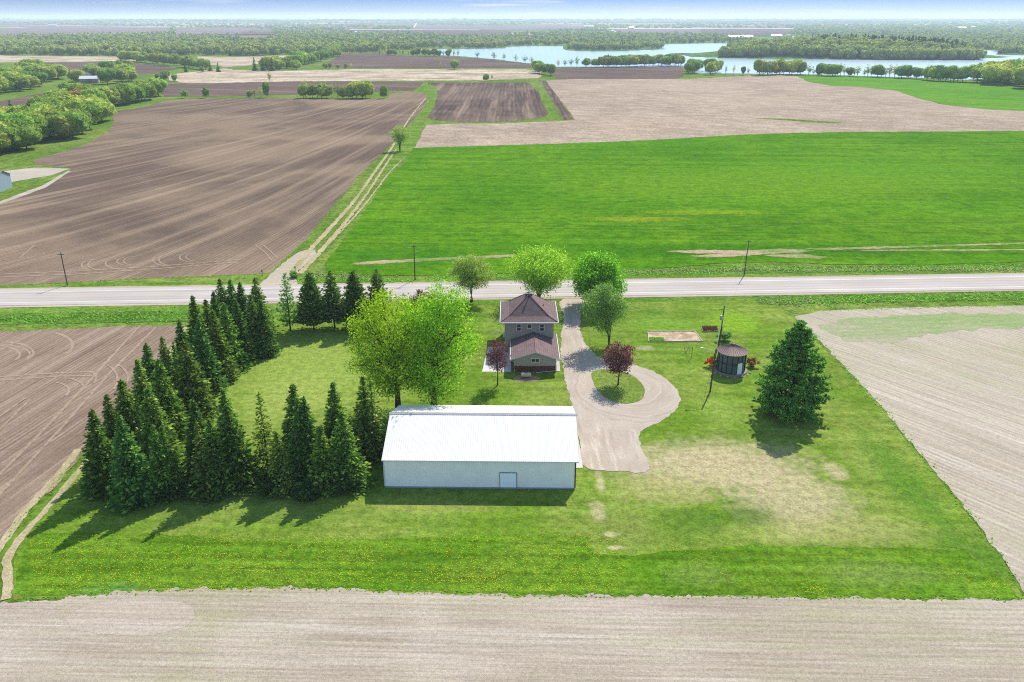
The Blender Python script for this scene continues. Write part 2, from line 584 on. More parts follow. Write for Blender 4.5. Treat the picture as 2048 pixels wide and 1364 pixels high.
PL = [(-420, 640), (-420, 560), (-260, 470), (-120, 438), (0, 406), (88, 373), (141, 342), (145, 337), (106, 333), (72, 328), (64, 322), (92, 313), (132, 302), (176, 287),
      (215, 265), (229, 243), (224, 223), (260, 219), (297, 212), (335, 201), (403, 197), (560, 196), (700, 197), (776, 197), (781, 186), (834, 184),
      (853, 190), (856, 200), (838, 227), (805, 264), (779, 292), (752, 320), (715, 352), (690, 388), (660, 420), (640, 446), (612, 480), (575, 512), (540, 545),
      (500, 549), (400, 553), (260, 558), (130, 566), (0, 572), (-200, 582)]
def g(*pts):
    return [ground(*p) for p in pts]
def arc(cx, cy, rx, ry, a0, a1, n=14):
    return [ground(cx + rx * math.cos(R(a0 + (a1 - a0) * k / n)), cy + ry * math.sin(R(a0 + (a1 - a0) * k / n))) for k in range(n + 1)]
rb = []
for (cx, cy, rx, ry) in ((190, 530, 27, 11), (203, 529, 27, 11), (235, 527, 24, 10), (262, 523, 28, 9), (275, 522, 28, 9), (330, 520, 24, 11), (342, 520, 24, 11), (385, 515, 26, 9), (398, 514, 26, 9)):
    rb.append((arc(cx, cy, rx, ry, 265, 95), 0.36))
rb += [(g((-60, 551), (150, 543), (300, 534), (480, 520)), 0.55), (g((-60, 557), (150, 549), (300, 539), (480, 525)), 0.55),
       (g((0, 522), (40, 516), (70, 490)), 0.4), (g((510, 490), (530, 505), (545, 524)), 0.4), (g((525, 490), (540, 502), (556, 518)), 0.4)]
sheet('ploughed_field', PL, 0.03, [M_plough, M_track], 0.35, ribbons=rb)
rb = []
for (x0, y0, dx) in ((860, 180, 0), ):
    pass
sheet('small_ploughed_field', [(856, 165), (1058, 165), (1072, 179), (1087, 205), (1096, 227), (1091, 234), (1021, 243), (930, 244), (864, 240), (845, 232), (853, 220), (867, 198), (869, 187), (849, 179)],
      0.04, M_dark, 0.5)
sheet('dark_field_strip', [(1078, 160), (1091, 161), (1113, 190), (1149, 238), (1127, 240), (1102, 198)], 0.06, M_dark, 0.4)
sheet('stubble_field', [(829, 296), (853, 250), (911, 247), (1003, 247), (1076, 244), (1127, 241.5), (1149, 240), (1120, 200), (1091, 161), (1149, 158), (1300, 156), (1373, 159), (1464, 153),
      (1519, 150), (1588, 150), (1640, 160), (1720, 166), (1793, 175), (1860, 190), (1930, 200), (2048, 210), (2400, 225), (2400, 256), (2048, 264), (1884, 265), (1702, 266), (1592, 267.5), (1464, 272), (1300, 282), (1100, 288)],
      0.05, M_stubble, 0.5)
sheet('green_crop_field', [(828, 296), (1100, 288), (1300, 280.5), (1464, 270.5), (1592, 266), (1702, 264), (1884, 263), (2048, 262), (2400, 257), (2400, 514), (2048, 524), (1850, 530), (1660, 529),
      (1550, 524), (1450, 526), (1350, 535), (1240, 541), (1000, 548), (830, 551), (690, 552), (655, 546), (648, 530), (668, 505), (696, 470), (726, 430), (756, 380), (778, 350), (806, 330)],
      0.08, [M_wheat, M_track], 0.5)
sheet('far_green_field', [(1588, 150), (1665, 152.6), (1775, 155), (1848, 159), (1921, 165), (1976, 166), (2048, 174.5), (2400, 196), (2400, 240), (2048, 222), (1976, 219), (1884, 209),
      (1830, 195), (1793, 181.5), (1720, 173.5), (1665, 172), (1618, 164)], 0.12, M_wheat2, 0.4)
M_bare = soil('bare_strip_soil', S(196, 172, 140), S(214, 194, 160), S(150, 150, 90), rot=R(-86), row_amt=0, streak=(0.05, 0.5), fine=2.5, fine_amt=0.3, green=S(96, 150, 50), green_amt=0.9, patch=0.12)
for pts in ([(705, 527), (760, 522), (840, 518), (930, 514), (1032, 509), (1032, 514), (940, 518), (840, 524), (760, 528), (715, 530)],
            [(1330, 503), (1400, 500), (1480, 502), (1560, 498), (1640, 501), (1600, 506), (1540, 509), (1480, 513), (1420, 516), (1380, 513), (1440, 508), (1380, 507)],
            [(1520, 511), (1600, 508), (1660, 515), (1640, 518), (1570, 516)],
            [(1600, 498), (1750, 494), (1900, 490), (2060, 485), (2060, 488), (1900, 493), (1760, 498), (1640, 501)],
            [(1650, 503), (1760, 500), (2060, 499), (2060, 501), (1780, 503)]):
    sheet('bare_strip', pts, 0.11, M_bare, 0.45, lo=0.5, freq=0.8)
ribbon_late = [([(900, 449), (1024, 443), (1180, 452), (1300, 455), (1450, 450), (1600, 447), (1800, 445), (2060, 446)], 0.5), ([(760, 420), (900, 424), (1100, 420), (1300, 398), (1500, 392)], 0.4),
               ([(1284, 434), (1380, 431), (1480, 429)], 0.9), ([(1440, 456), (1520, 452), (1600, 450)], 0.9), ([(1870, 392), (1910, 403), (1945, 414)], 0.8)]
for pts in ([(1500, 236), (1580, 238), (1710, 247), (1640, 246), (1560, 240)],):
    sheet('grass_waterway', pts, 0.09, G1, 0.6)

M_tram = soil('tramline_soil', S(92, 124, 44), S(150, 150, 76), S(66, 100, 34), row_amt=0, streak_amt=0.4, fine=3, green=S(80, 136, 24), green_amt=1.0, patch=0.1)
for pts, w_ in ribbon_late:
    mbr = MB()
    ribbon_faces(mbr, smooth_line([ground(*q) for q in pts], False, 2), w_, 0.1, 0, 0.4)
    o = mbr.build('tramline', M_tram)
    if o.data.polygons[0].normal.z < 0:
        o.data.flip_normals()
    tag(o, kind='structure')
# strips further out
sheet('back_ploughed_field', [(300, 168), (420, 166), (560, 164), (700, 163), (845, 164), (840, 172), (825, 181), (776, 182), (700, 186), (560, 190), (420, 193), (330, 193), (318, 180)], 0.1, M_dark2, 0.5)
sheet('left_strip_field', [(-300, 240), (-120, 225), (0, 203), (60, 191), (137, 179), (212, 174), (294, 168), (300, 178), (219, 186), (130, 197), (34, 212), (0, 222), (-120, 245), (-300, 270)], 0.1, M_dark2, 0.4)
sheet('left_mid_field', [(60, 125.5), (256, 124), (359, 137), (330, 143), (308, 148), (250, 150), (150, 152)], 0.1, M_dark2, 0.4)
sheet('lakeside_field', [(648, 128), (684, 108), (754, 106), (820, 112), (911, 113.5), (984, 119), (1058, 128), (1069, 135.5), (856, 136.6), (710, 136), (655, 134)], 0.15, M_dark2, 0.4)
sheet('shore_field', [(1105, 135.5), (1222, 135), (1350, 131), (1366, 135), (1369, 153), (1347, 158), (1113, 158), (1107, 150)], 0.15, M_dark2, 0.4)
sheet('marsh', [(600, 141), (700, 138.5), (930, 138), (1058, 138.5), (1083, 145), (1072, 157), (966, 161), (710, 162), (547, 164), (376, 167), (342, 161), (338, 150), (393, 143), (444, 137), (478, 140), (547, 142)], 0.13, M_marsh, 1.5)
sheet('reed_bed', [(-200, 112), (0, 111), (239, 113.5), (290, 121), (137, 124), (0, 125), (-200, 127)], 0.13, M_marsh, 1.0)
sheet('reed_meadow', [(393, 113), (478, 114), (578, 110), (610, 112), (560, 121), (500, 131), (450, 135), (400, 124)], 0.12, M_marsh, 1.5)
sheet('reed_clearing', [(-60, 238), (0, 236), (40, 236), (54, 241), (44, 250), (0, 256), (-60, 262)], 0.1, M_marsh, 0.5)
M_gyard = soil('gravel_yard_stone', S(208, 196, 178), S(224, 214, 198), S(182, 168, 146), rot=R(-80), row_amt=0, streak=(0.05, 0.3), fine=2, fine_amt=0.12)
sheet('gravel_yard', [(-200, 372), (-80, 352), (0, 343.5), (68, 335.5), (141, 337.5), (102, 351), (0, 368), (-100, 388), (-200, 405)], 0.06, M_gyard, 0.4)
sheet('field_edge_track', [(-200, 480), (0, 403), (88, 370), (137, 341), (141, 343), (90, 376), (0, 409), (-200, 490)], 0.07, M_gyard, 0.3)

# far fields beyond the woods (4-6 km away)
def farfield(name, pts, m=M_far, z=2.0):
    gp = [ground(*p) for p in pts]
    mbf = MB()
    pp = densify(gp, True, 0.02, 40)
    mbf.face([(p.x, p.y, max(land(p.x, p.y), 0) + z) for p in pp])
    o = mbf.build(name, m)
    if o.data.polygons[0].normal.z < 0:
        o.data.flip_normals()
    return tag(o, kind='structure')
farfield('far_field', [(-300, 64), (0, 62), (55, 57), (200, 56), (335, 58), (345, 66), (200, 70), (0, 73), (-300, 76)])
farfield('far_field', [(350, 59), (504, 59), (512, 62), (461, 69.5), (350, 70)])
farfield('far_field', [(487, 65), (552, 64), (547, 70), (470, 71)], M_dark2, 3)
farfield('far_field', [(700, 62.5), (870, 62), (965, 62), (1020, 64), (1010, 76), (880, 76), (870, 66), (760, 66)], M_dark2)
farfield('far_field', [(830, 54), (1000, 55), (1120, 52), (1170, 54), (1165, 60), (1000, 61), (820, 61)])
farfield('far_field', [(1215, 59), (1400, 59.5), (1400, 70), (1300, 71), (1245, 66)], M_far)
farfield('far_field', [(1400, 59.5), (1560, 60), (1585, 64), (1560, 73), (1400, 72)], M_dark2)
M_paleroad = plain('pale_road_gravel', S(235, 228, 215), 0.9, 0.1)
farfield('far_road', [(832, 50), (834.5, 50), (828.5, 58), (825.5, 58)], M_paleroad, 5)
farfield('far_road', [(1220, 62), (1224, 62), (1249, 70), (1244, 70)], M_paleroad, 4)
farfield('far_road', [(700, 61), (960, 61.6), (960, 62.3), (700, 61.7)], M_paleroad, 4)
farfield('far_road', [(1225, 58.4), (1590, 59), (1590, 59.7), (1225, 59.1)], M_paleroad, 4)

# lake
b = NB('lake_water', 0.22, 0.5)
b.b.inputs['IOR'].default_value = 1.33
wn = b.noise(b.map(b.pos(), 0, (1, 0.5, 1)), 0.25, 4)
b.bump(wn, 0.6, 0.6)
M_water = b.color((0.22, 0.29, 0.33, 1))
sheet('lake', [(835, 99), (925, 98), (1010, 97), (1012, 94), (1050, 92.5), (1130, 92.5), (1330, 89), (1400, 87), (1511, 87), (1620, 88), (1700, 92), (1953, 99.7), (1990, 101), (2100, 103), (2500, 104),
      (2500, 170), (2060, 150), (1990, 156), (1921, 161), (1850, 156), (1590, 148), (1390, 147), (1366, 133), (1222, 133.5), (1107, 134), (1069, 133), (1058, 127), (984, 118), (911, 112), (835, 108)], 0.2, M_water, 1.0)
G2 = turf('shore_grass', S(96, 132, 60), S(120, 148, 76), S(84, 118, 56), stripe_amt=0.05, fine=0.3, patch=0.01)
sheet('peninsula', [(1132, 98), (1135, 100), (1161, 102.6), (1231, 102.6), (1313, 99), (1330, 96.7), (1330, 88.5), (1130, 92)], 0.7, G2, 1.0)
def mound(X, Y):
    cx0, cy0 = 530.0, 1405.0
    return 14.0 * max(0.0, 1 - ((X - cx0) / 250.0) ** 2 - ((Y - cy0) / 140.0) ** 2)
mbm = MB()
for j in range(14):
    for i in range(28):
        q = [(530 + 250 * (-1 + 2 * (i + a) / 28), 1405 + 140 * (-1 + 2 * (j + c) / 14)) for a, c in ((0, 0), (1, 0), (1, 1), (0, 1))]
        if max(mound(*t) for t in q) > 0:
            mbm.face([(x_, y_, mound(x_, y_) + 0.3) for x_, y_ in q])
tag(mbm.build('island_hill', G2, smooth=True), kind='structure')
sheet('island', [(1438, 115.6), (1500, 106), (1620, 101), (1760, 101), (1900, 108), (1950, 115), (1968, 120.4), (1750, 119.6), (1639, 118), (1571, 116.6)], 0.7, G2, 1.0)
sheet('far_point', [(1992, 109), (2048, 110.7), (2500, 116), (2500, 104), (2000, 103)], 0.7, G2, 1.0)
sheet('sand_bar', [(1338, 108), (1360, 106.5), (1408, 107.5), (1412, 110), (1380, 111)], 0.6, M_dark2, 1.0)

# ------------------------------------------------------------------ yard, verges, near fields
DRY = S(206, 190, 148)
DRY2 = S(190, 182, 118)
M_yard = turf('mown_grass', S(116, 150, 44), S(148, 166, 74), S(96, 136, 38), rot=R(2), stripe=(0.05, 0.5), stripe_amt=0.15, fine=3.6, fine_amt=0.24, patch=0.07, straw=(S(178, 168, 106), 0.35),
              blobs=[(-35, 128, 17, 22, S(158, 180, 82), 0.85), (-35, 116, 10, 12, S(170, 184, 92), 0.6),
                     (27, 96, 17, 9, DRY, 0.9), (35, 88, 10, 9, DRY, 0.75), (20, 90, 9, 5, DRY2, 0.6), (38, 81, 15, 4, DRY2, 0.5), (49, 97, 5, 8, S(150, 168, 80), 0.7), (43, 94.5, 2.0, 3.0, DRY, 0.7),
                     (11.5, 92, 0.9, 3.2, DRY, 0.7), (10.6, 85, 1.3, 3.4, DRY, 0.6), (11.5, 80.2, 1.3, 0.6, S(214, 198, 158), 0.9), (11.9, 77.7, 1.5, 0.5, S(214, 198, 158), 0.9),
                     (-10, 86, 12, 1.8, S(160, 170, 84), 0.7), (-40, 88, 14, 3, S(120, 150, 70), 0.6), (14, 82, 3.5, 6, S(134, 150, 70), 0.6), (22, 83, 6, 4, S(92, 128, 44), 0.6),
                     (29, 84, 4, 3, S(96, 126, 52), 0.6), (55, 76, 8, 7, S(86, 132, 36), 0.7), (51, 92, 3.5, 18, S(92, 140, 38), 0.7), (34, 76, 3, 3, S(80, 130, 40), 0.7),
                     (30, 150, 10, 6, S(132, 174, 62), 0.6), (44, 152, 7, 8, S(140, 182, 44), 0.8), (32, 113, 5, 6, S(150, 176, 76), 0.6), (24, 138, 2.5, 1.6, DRY, 0.6),
                     (28.5, 158, 5, 2.5, S(78, 134, 40), 0.7), (-9, 106, 4, 10, S(116, 160, 60), 0.6), (-25, 84, 26, 1.0, S(134, 166, 72), 0.4)])
M_strip = turf('long_front_grass', S(98, 142, 30), S(118, 152, 44), S(80, 124, 26), rot=R(2), stripe=(0.03, 0.9), stripe_amt=0.22, fine=3.8, fine_amt=0.28, patch=0.1,
               blobs=[(20, 73, 5, 3, S(128, 150, 70), 0.5), (40, 73, 9, 3, S(134, 156, 74), 0.6), (-42, 69, 6, 3, S(110, 158, 80), 0.6)])
M_verge = turf('verge_grass', S(104, 144, 44), S(134, 158, 70), S(84, 124, 38), rot=R(-2.9), stripe=(0.05, 0.3), stripe_amt=0.22, fine=3.2, fine_amt=0.3, patch=0.12, straw=(S(186, 178, 130), 0.45))
M_ditch = turf('ditch_grass', S(84, 128, 38), S(112, 146, 58), S(66, 106, 34), rot=R(-2.9), stripe=(0.05, 0.3), stripe_amt=0.2, fine=2.5, fine_amt=0.4, patch=0.15, straw=(S(178, 176, 130), 0.5))

sheet('lawn', [(150, 950), (75, 1040), (40, 1090), (20, 1160), (30, 1200), (300, 1190), (1000, 1195), (2045, 1200), (2000, 1110), (1900, 985), (1750, 805), (1640, 690), (1580, 632), (1540, 600),
      (1250, 603), (900, 608), (560, 606), (520, 618), (380, 640), (370, 652), (250, 800)], 0.02, M_yard, 0.25)
sheet('dandelion_meadow', [(78, 1066), (300, 1068), (520, 1082), (780, 1078), (960, 1070), (1180, 1074), (1190, 1106), (1260, 1110), (1500, 1090), (1700, 1094), (1930, 1100), (2030, 1180), (2040, 1198), (1500, 1192), (1000, 1188),
      (520, 1172), (280, 1180), (60, 1194), (28, 1188), (30, 1150), (45, 1104)], 0.035, M_strip, 0.45, lo=0.5)

sheet('left_field', [(-420, 668), (-200, 668), (0, 663), (150, 657), (280, 652), (372, 649), (360, 672), (330, 705), (300, 745), (262, 790), (225, 840), (168, 905), (120, 962), (60, 1022), (0, 1088), (-120, 1200), (-420, 1400)],
      0.05, [M_left, M_track], 0.3, ribbons=[
        (arc(5, 706, 62, 22, 270, 400), 0.38), (arc(5, 709, 55, 19, 270, 400), 0.38), (arc(-10, 710, 50, 18, 270, 400), 0.38), (arc(105, 690, 40, 24, 280, 410), 0.4), (arc(95, 692, 50, 26, 285, 405), 0.4),
        (g((-40, 758), (60, 750), (120, 746), (185, 744)), 0.5), (g((-40, 765), (60, 757), (120, 753), (185, 752)), 0.5), (arc(180, 757, 12, 12, 270, 420), 0.4), (arc(125, 775, 42, 18, 275, 400), 0.38), (arc(108, 782, 30, 16, 275, 400), 0.38),
        (arc(205, 760, 30, 30, 290, 400), 0.38), (arc(222, 758, 34, 30, 295, 380), 0.34),
        (g((280, 652), (180, 762), (90, 858), (-40, 990)), 0.55), (g((312, 655), (215, 752), (120, 860), (-10, 1000)), 0.5), (g((60, 800), (-20, 880)), 0.4), (g((50, 798), (-40, 862)), 0.4)])
sheet('right_field', [(1590, 634), (1640, 622), (1780, 616), (2048, 611), (2400, 604), (2600, 1000), (2600, 1500), (2060, 1192), (2046, 1186), (2000, 1108), (1905, 985), (1755, 805), (1690, 735), (1640, 682), (1605, 655)], 0.045, M_right, 0.35, lo=0.5)
sheet('emerging_crop', [(1640, 650), (1700, 634), (1800, 630), (1960, 628), (2300, 622), (2300, 660), (2000, 655), (1850, 668), (1760, 690), (1690, 682), (1650, 665)], 0.055, M_greenish, 1.6, freq=0.25)
sheet('front_field', [(-300, 1260), (-60, 1205), (0, 1204), (60, 1206), (130, 1196), (280, 1180), (520, 1174), (800, 1184), (1000, 1190), (1500, 1195), (2060, 1200), (2200, 1210), (2700, 1560), (1024, 1640), (-700, 1560)], 0.05, M_front, 0.6, lo=0.35, freq=0.9)
sheet('combed_patch', [(130, 1230), (200, 1202), (320, 1196), (380, 1212), (392, 1236), (360, 1262), (300, 1274), (200, 1272), (140, 1256)], 0.06, M_pass, 0.35, smooth=2)
M_rut = soil('rut_dirt', S(206, 188, 150), S(222, 206, 176), S(186, 170, 128), row_amt=0, streak_amt=0.3, fine=5, green=S(148, 164, 76), green_amt=0.6, patch=0.2)
def ribbon(name, pts, w, z, m, jit=0.25, sm=2):
    mbr = MB()
    ribbon_faces(mbr, smooth_line(g(*pts), False, sm), w, z, 0, jit)
    o = mbr.build(name, m)
    if o.data.polygons[0].normal.z < 0:
        o.data.flip_normals()
    return tag(o, kind='structure')
ribbon('dirt_track', [(158, 898), (120, 948), (60, 1010), (10, 1080), (-40, 1150)], 1.0, 0.07, M_rut)
ribbon('dirt_track', [(180, 915), (128, 980), (80, 1032), (30, 1090), (10, 1130), (18, 1165), (10, 1200)], 0.9, 0.07, M_rut)
ribbon('dirt_track', [(372, 655), (350, 690), (320, 735)], 0.8, 0.07, M_rut)

# verges and ditches beside the road
def along(off, x0, x1):
    y = lambda x: 172.35 + 0.0505 * x + off
    return [(x0, y(x0)), (x1, y(x1))]
def band(name, o0, o1, x0, x1, z, m, jit=0.3):
    a, c = along(o0, x0, x1), along(o1, x0, x1)
    return sheet(name, [a[0], a[1], c[1], c[0]], z, m, jit, px=False)
band('near_verge', -6.4, -10.5, -320, -42, 0.04, M_verge)
band('near_ditch', -10.5, -17.0, -320, -48, 0.05, M_ditch)
band('near_verge', -6.4, -9.6, -42, 60, 0.04, M_verge)
band('near_ditch', -6.6, -12.5, 52, 330, 0.055, M_ditch)
band('far_verge', 6.4, 9.6, -330, 330, 0.04, M_verge)
band('far_ditch', 9.4, 14.5, 20, 330, 0.06, M_ditch)

# road
b = NB('worn_asphalt', 0.9, 0.02)
p = b.pos()
q = b.map(p, R(-2.9))
c = b.mix(b.rng(b.noise(p, 0.08, 4), 0.3, 0.7), S(206, 194, 184), S(216, 204, 194))
s = b.sep(q)
lane = b.noise(b.map(q, 0, (0.006, 1.0, 0)), 1.0, 3, 0.7)
c = b.mul(c, b.rng(lane, 0.28, 0.72, 0.88, 1.07))
# tyre paths worn darker along both lanes
yc = b.math('SUBTRACT', s[1], 172.35 * math.cos(R(2.9)))
tyre = b.math('ABSOLUTE', b.math('SUBTRACT', b.math('ABSOLUTE', b.math('SUBTRACT', b.math('ABSOLUTE', yc), 1.8)), 0.85))
c = b.mul(c, b.rng(tyre, 0.0, 0.5, 0.91, 1.03))
c = b.mul(c, b.rng(b.noise(p, 6, 3), 0.3, 0.7, 0.95, 1.05))
M_asph = b.color(c)
M_shoulder = soil('gravel_shoulder', S(208, 190, 172), S(222, 208, 192), S(190, 168, 146), rot=R(-2.9 + 90), row_amt=0, streak=(0.02, 0.6), fine=5, fine_amt=0.14, green=S(170, 170, 110), green_amt=0.3)
M_white = plain('white_road_paint', S(250, 248, 244), 0.7, 0.2, 0.08, 1.5)
M_yellow = plain('yellow_road_paint', S(236, 200, 120), 0.7, 0.2, 0.1, 1.5)
band('road_shoulder', -6.75, 6.75, -2500, 2500, 0.09, M_shoulder, 0.22)
mb = MB()
def strip(o0, o1, x0, x1, z, mi, n=1):
    a, c = along(o0, x0, x1), along(o1, x0, x1)
    mb.face([(*a[0], z), (*a[1], z), (*c[1], z), (*c[0], z)], mi)
strip(-5.5, 5.5, -2500, 2500, 0.13, 0)
strip(-3.76, -3.54, -2500, 2500, 0.136, 1)
strip(3.54, 3.76, -2500, 2500, 0.136, 1)
x = ground(22, 593.5)[0] - 15.24 * 60
while x < 1200:
    strip(-0.1, 0.1, x, x + 3.05, 0.136, 2)
    x += 15.24
tag(mb.build('road', [M_asph, M_white, M_yellow]), kind='structure')

# farm track across the road
sheet('field_entrance', [(505, 586), (545, 545), (575, 520), (605, 500), (640, 500), (612, 530), (590, 548), (598, 585)], 0.1, M_shoulder, 0.35, smooth=1)
ribbon('farm_track', [(585, 545), (620, 500), (662, 455), (712, 400), (752, 340), (782, 300), (802, 262), (830, 222), (852, 196)], (1.5, 0.8), 0.12, M_rut, 0.5)
ribbon('farm_track', [(600, 548), (645, 500), (690, 446), (732, 392), (766, 338), (793, 298)], (1.4, 0.7), 0.12, M_rut, 0.5)
ribbon('track_edge', [(640, 505), (700, 445), (742, 395), (778, 345), (806, 318)], (0.7, 0.5), 0.115, M_rut, 0.5)
sheet('track_grass', [(850, 168), (870, 172), (875, 190), (868, 215), (850, 245), (830, 292), (800, 335), (762, 345), (790, 290), (815, 258), (842, 225), (862, 195), (845, 182)], 0.07, M_verge, 0.5)

# gravel drive with turning loop
M_gravel = soil('drive_gravel', S(204, 188, 168), S(222, 208, 190), S(184, 166, 148), rot=R(6), row_amt=0, streak=(0.12, 0.7), streak_amt=0.55, patch=0.15, patch_amt=0.6, fine=5, fine_amt=0.16)
b = NB('loop_gravel', 0.95, 0.0)
p = b.pos()
cxy = ground(1258, 775)
v = b.map(p, 0, (1, 0.8, 0), (-cxy[0], -cxy[1] * 0.8, 0))
ln = b.node('VectorMath', operation='LENGTH'); b.put(ln.inputs[0], v)
rn = b.noise(p, 0.25, 3)
rr = b.math('ADD', ln.outputs['Value'], b.math('MULTIPLY', rn, 2.2))
at = b.noise(b.comb(b.math('MULTIPLY', rr, 2.0), b.math('MULTIPLY', rn, 1.0)), 1.0, 4, 0.7)
st = b.noise(b.map(p, R(8), (0.9, 0.10, 0)), 1.0, 4, 0.65)
fade = b.rng(ln.outputs['Value'], 14, 9)
tr = b.mix(fade, st, at)
c = b.mix(b.rng(b.noise(p, 0.2, 4), 0.35, 0.65), S(212, 196, 178), S(202, 186, 168))
c = b.mix(b.rng(tr, 0.5, 0.7, 0, 0.8), c, S(230, 219, 201))
c = b.mix(b.rng(tr, 0.48, 0.3, 0, 0.7), c, S(182, 168, 151))
fn = b.noise(p, 5, 4, 0.7)
c = b.mul(c, b.rng(fn, 0.25, 0.75, 0.84, 1.16))
b.bump(fn, 0.5, 0.06)
M_loop = b.color(c)
sheet('gravel_drive', [(1118, 610), (1124, 596), (1160, 592), (1200, 594), (1180, 606), (1165, 618), (1158, 650), (1166, 682), (1185, 705), (1206, 720), (1235, 722), (1268, 730), (1310, 744), (1345, 768), (1362, 792), (1358, 815),
      (1330, 840), (1295, 855), (1278, 868), (1278, 890), (1292, 915), (1305, 946), (1240, 944), (1164, 938), (1160, 900), (1150, 830), (1138, 790), (1128, 745), (1120, 700), (1124, 660), (1128, 630)], 0.06, M_loop, 0.32, lo=0.35, smooth=1, freq=0.8)
M_isl = turf('loop_grass', S(124, 152, 58), S(152, 168, 84), S(104, 138, 50), stripe_amt=0.08, fine=5, fine_amt=0.25, patch=0.2)
sheet('turning_island', [(1182, 748), (1190, 741), (1210, 739), (1240, 742), (1268, 752), (1285, 768), (1291, 785), (1285, 800), (1265, 808), (1240, 808), (1215, 800), (1196, 784), (1186, 765)], 0.085, M_isl, 0.15, lo=0.4, smooth=2)
M_conc = plain('concrete', S(222, 212, 204), 0.85, 0.2, 0.06, 1.2)
sheet('concrete_apron', [(1146, 838), (1150, 838), (1166, 936.5), (1149, 937)], 0.09, M_conc, 0.02)
sheet('patio', [(976, 694), (1022, 693), (1022, 744), (964, 744)], 0.06, plain('patio_concrete', S(236, 226, 222), 0.85, 0.2, 0.05, 1.5), 0.03)
sheet('side_walk', [(1110, 700), (1117, 700), (1120.5, 743), (1111, 743)], 0.075, M_conc, 0.03)
# ------------------------------------------------------------------ foliage
def leaf_mat(name, c1, c2, c3, trans=0.35, objvar=0.10, tint=False, k=1.6):
    c1, c2, c3 = [tuple(min(0.7, v * k) for v in c[:3]) + (1.0,) for c in (c1, c2, c3)]
    m = bpy.data.materials.new(name)
    m.use_nodes = True
    t = m.node_tree
    t.nodes.clear()
    N = lambda k: t.nodes.new('ShaderNode' + k)
    out, geo, oi = N('OutputMaterial'), N('NewGeometry'), N('ObjectInfo')
    cr = N('ValToRGB')
    e = cr.color_ramp.elements
    e[0].position, e[0].color = 0.0, c1
    e[1].position, e[1].color = 1.0, c3
    mid = e.new(0.5); mid.color = c2
    t.links.new(geo.outputs['Random Per Island'], cr.inputs[0])
    hs = N('HueSaturation')
    mr = N('MapRange'); mr.inputs[3].default_value = 0.5 - objvar * 0.12; mr.inputs[4].default_value = 0.5 + objvar * 0.08
    mv = N('MapRange'); mv.inputs[3].default_value = 1 - objvar * 1.8; mv.inputs[4].default_value = 1 + objvar * 1.8
    if tint:
        at = N('Attribute'); at.attribute_name = 'tint'
        src = at.outputs['Fac']
    else:
        src = oi.outputs['Random']
    wn = N('TexWhiteNoise'); wn.noise_dimensions = '1D'
    t.links.new(src, wn.inputs['W'])
    t.links.new(src, mr.inputs[0])
    t.links.new(wn.outputs['Value'], mv.inputs[0])
    t.links.new(mr.outputs[0], hs.inputs['Hue'])
    t.links.new(mv.outputs[0], hs.inputs['Value'])
    t.links.new(cr.outputs[0], hs.inputs['Color'])
    d, tr, mx = N('BsdfDiffuse'), N('BsdfTranslucent'), N('MixShader')
    mx.inputs[0].default_value = trans
    t.links.new(hs.outputs[0], d.inputs['Color'])
    t.links.new(hs.outputs[0], tr.inputs['Color'])
    t.links.new(d.outputs[0], mx.inputs[1])
    t.links.new(tr.outputs[0], mx.inputs[2])
    t.links.new(mx.outputs[0], out.inputs[0])
    return m

L_maple = leaf_mat('fresh_maple_leaves', S(112, 150, 20), S(148, 182, 28), S(184, 208, 54), 0.5, 0.05, k=2.2)
L_maple2 = leaf_mat('bright_maple_leaves', S(98, 146, 22), S(128, 172, 30), S(166, 202, 58), 0.5, 0.05, k=2.25)
L_olive = leaf_mat('budding_olive_leaves', S(112, 138, 48), S(142, 168, 64), S(174, 194, 94), 0.45, 0.05, k=2.3)
L_lime = leaf_mat('lime_leaves', S(96, 144, 28), S(128, 172, 40), S(168, 202, 70), 0.5, 0.05, k=2.5)
L_deep = leaf_mat('deep_green_leaves', S(64, 116, 22), S(94, 146, 28), S(138, 178, 50), 0.5, 0.05, k=3.0)
L_grey = leaf_mat('grey_green_leaves', S(76, 112, 48), S(104, 138, 62), S(140, 168, 84), 0.45, 0.05, k=2.8)
L_purple = leaf_mat('purple_leaves', S(84, 48, 50), S(118, 72, 72), S(154, 108, 100), 0.4, 0.05, k=1.9)
L_spruce = leaf_mat('spruce_needles', S(44, 70, 26), S(72, 98, 36), S(124, 144, 56), 0.32, 0.15, k=3.3)
L_blue = leaf_mat('blue_spruce_needles', S(40, 70, 28), S(66, 98, 40), S(112, 140, 58), 0.3, 0.10, k=2.8)
L_dark = leaf_mat('dark_evergreen', S(34, 60, 26), S(52, 80, 34), S(84, 108, 50), 0.2, 0.08, k=1.7)  # darker needle tone for the low bushes
L_pine = leaf_mat('pine_needles', S(38, 76, 32), S(62, 104, 40), S(118, 152, 64), 0.4, 0.05, k=4.2)
L_wood = leaf_mat('woodland_leaves', S(104, 124, 44), S(134, 150, 60), S(170, 178, 90), 0.45, 0.14, k=2.6)
L_wood2 = leaf_mat('woodland_green_leaves', S(88, 122, 42), S(116, 146, 56), S(150, 170, 82), 0.45, 0.14, k=2.5)
L_wood3 = leaf_mat('woodland_tan_leaves', S(136, 146, 52), S(158, 166, 68), S(186, 188, 94), 0.45, 0.14, k=2.5)
L_rust = leaf_mat('rusty_leaves', S(150, 120, 60), S(172, 142, 76), S(194, 166, 100), 0.45, 0.1, k=2.3)
L_far = leaf_mat('far_wood_leaves', S(100, 118, 52), S(130, 142, 68), S(166, 168, 94), 0.4, 0.11, True, k=2.6)
L_fardark = leaf_mat('far_conifer_needles', S(44, 66, 44), S(58, 84, 54), S(80, 102, 66), 0.25, 0.14, True, k=2.0)
BARK = plain('bark', S(104, 86, 74), 0.95, 0.05, 0.25, 3.0)
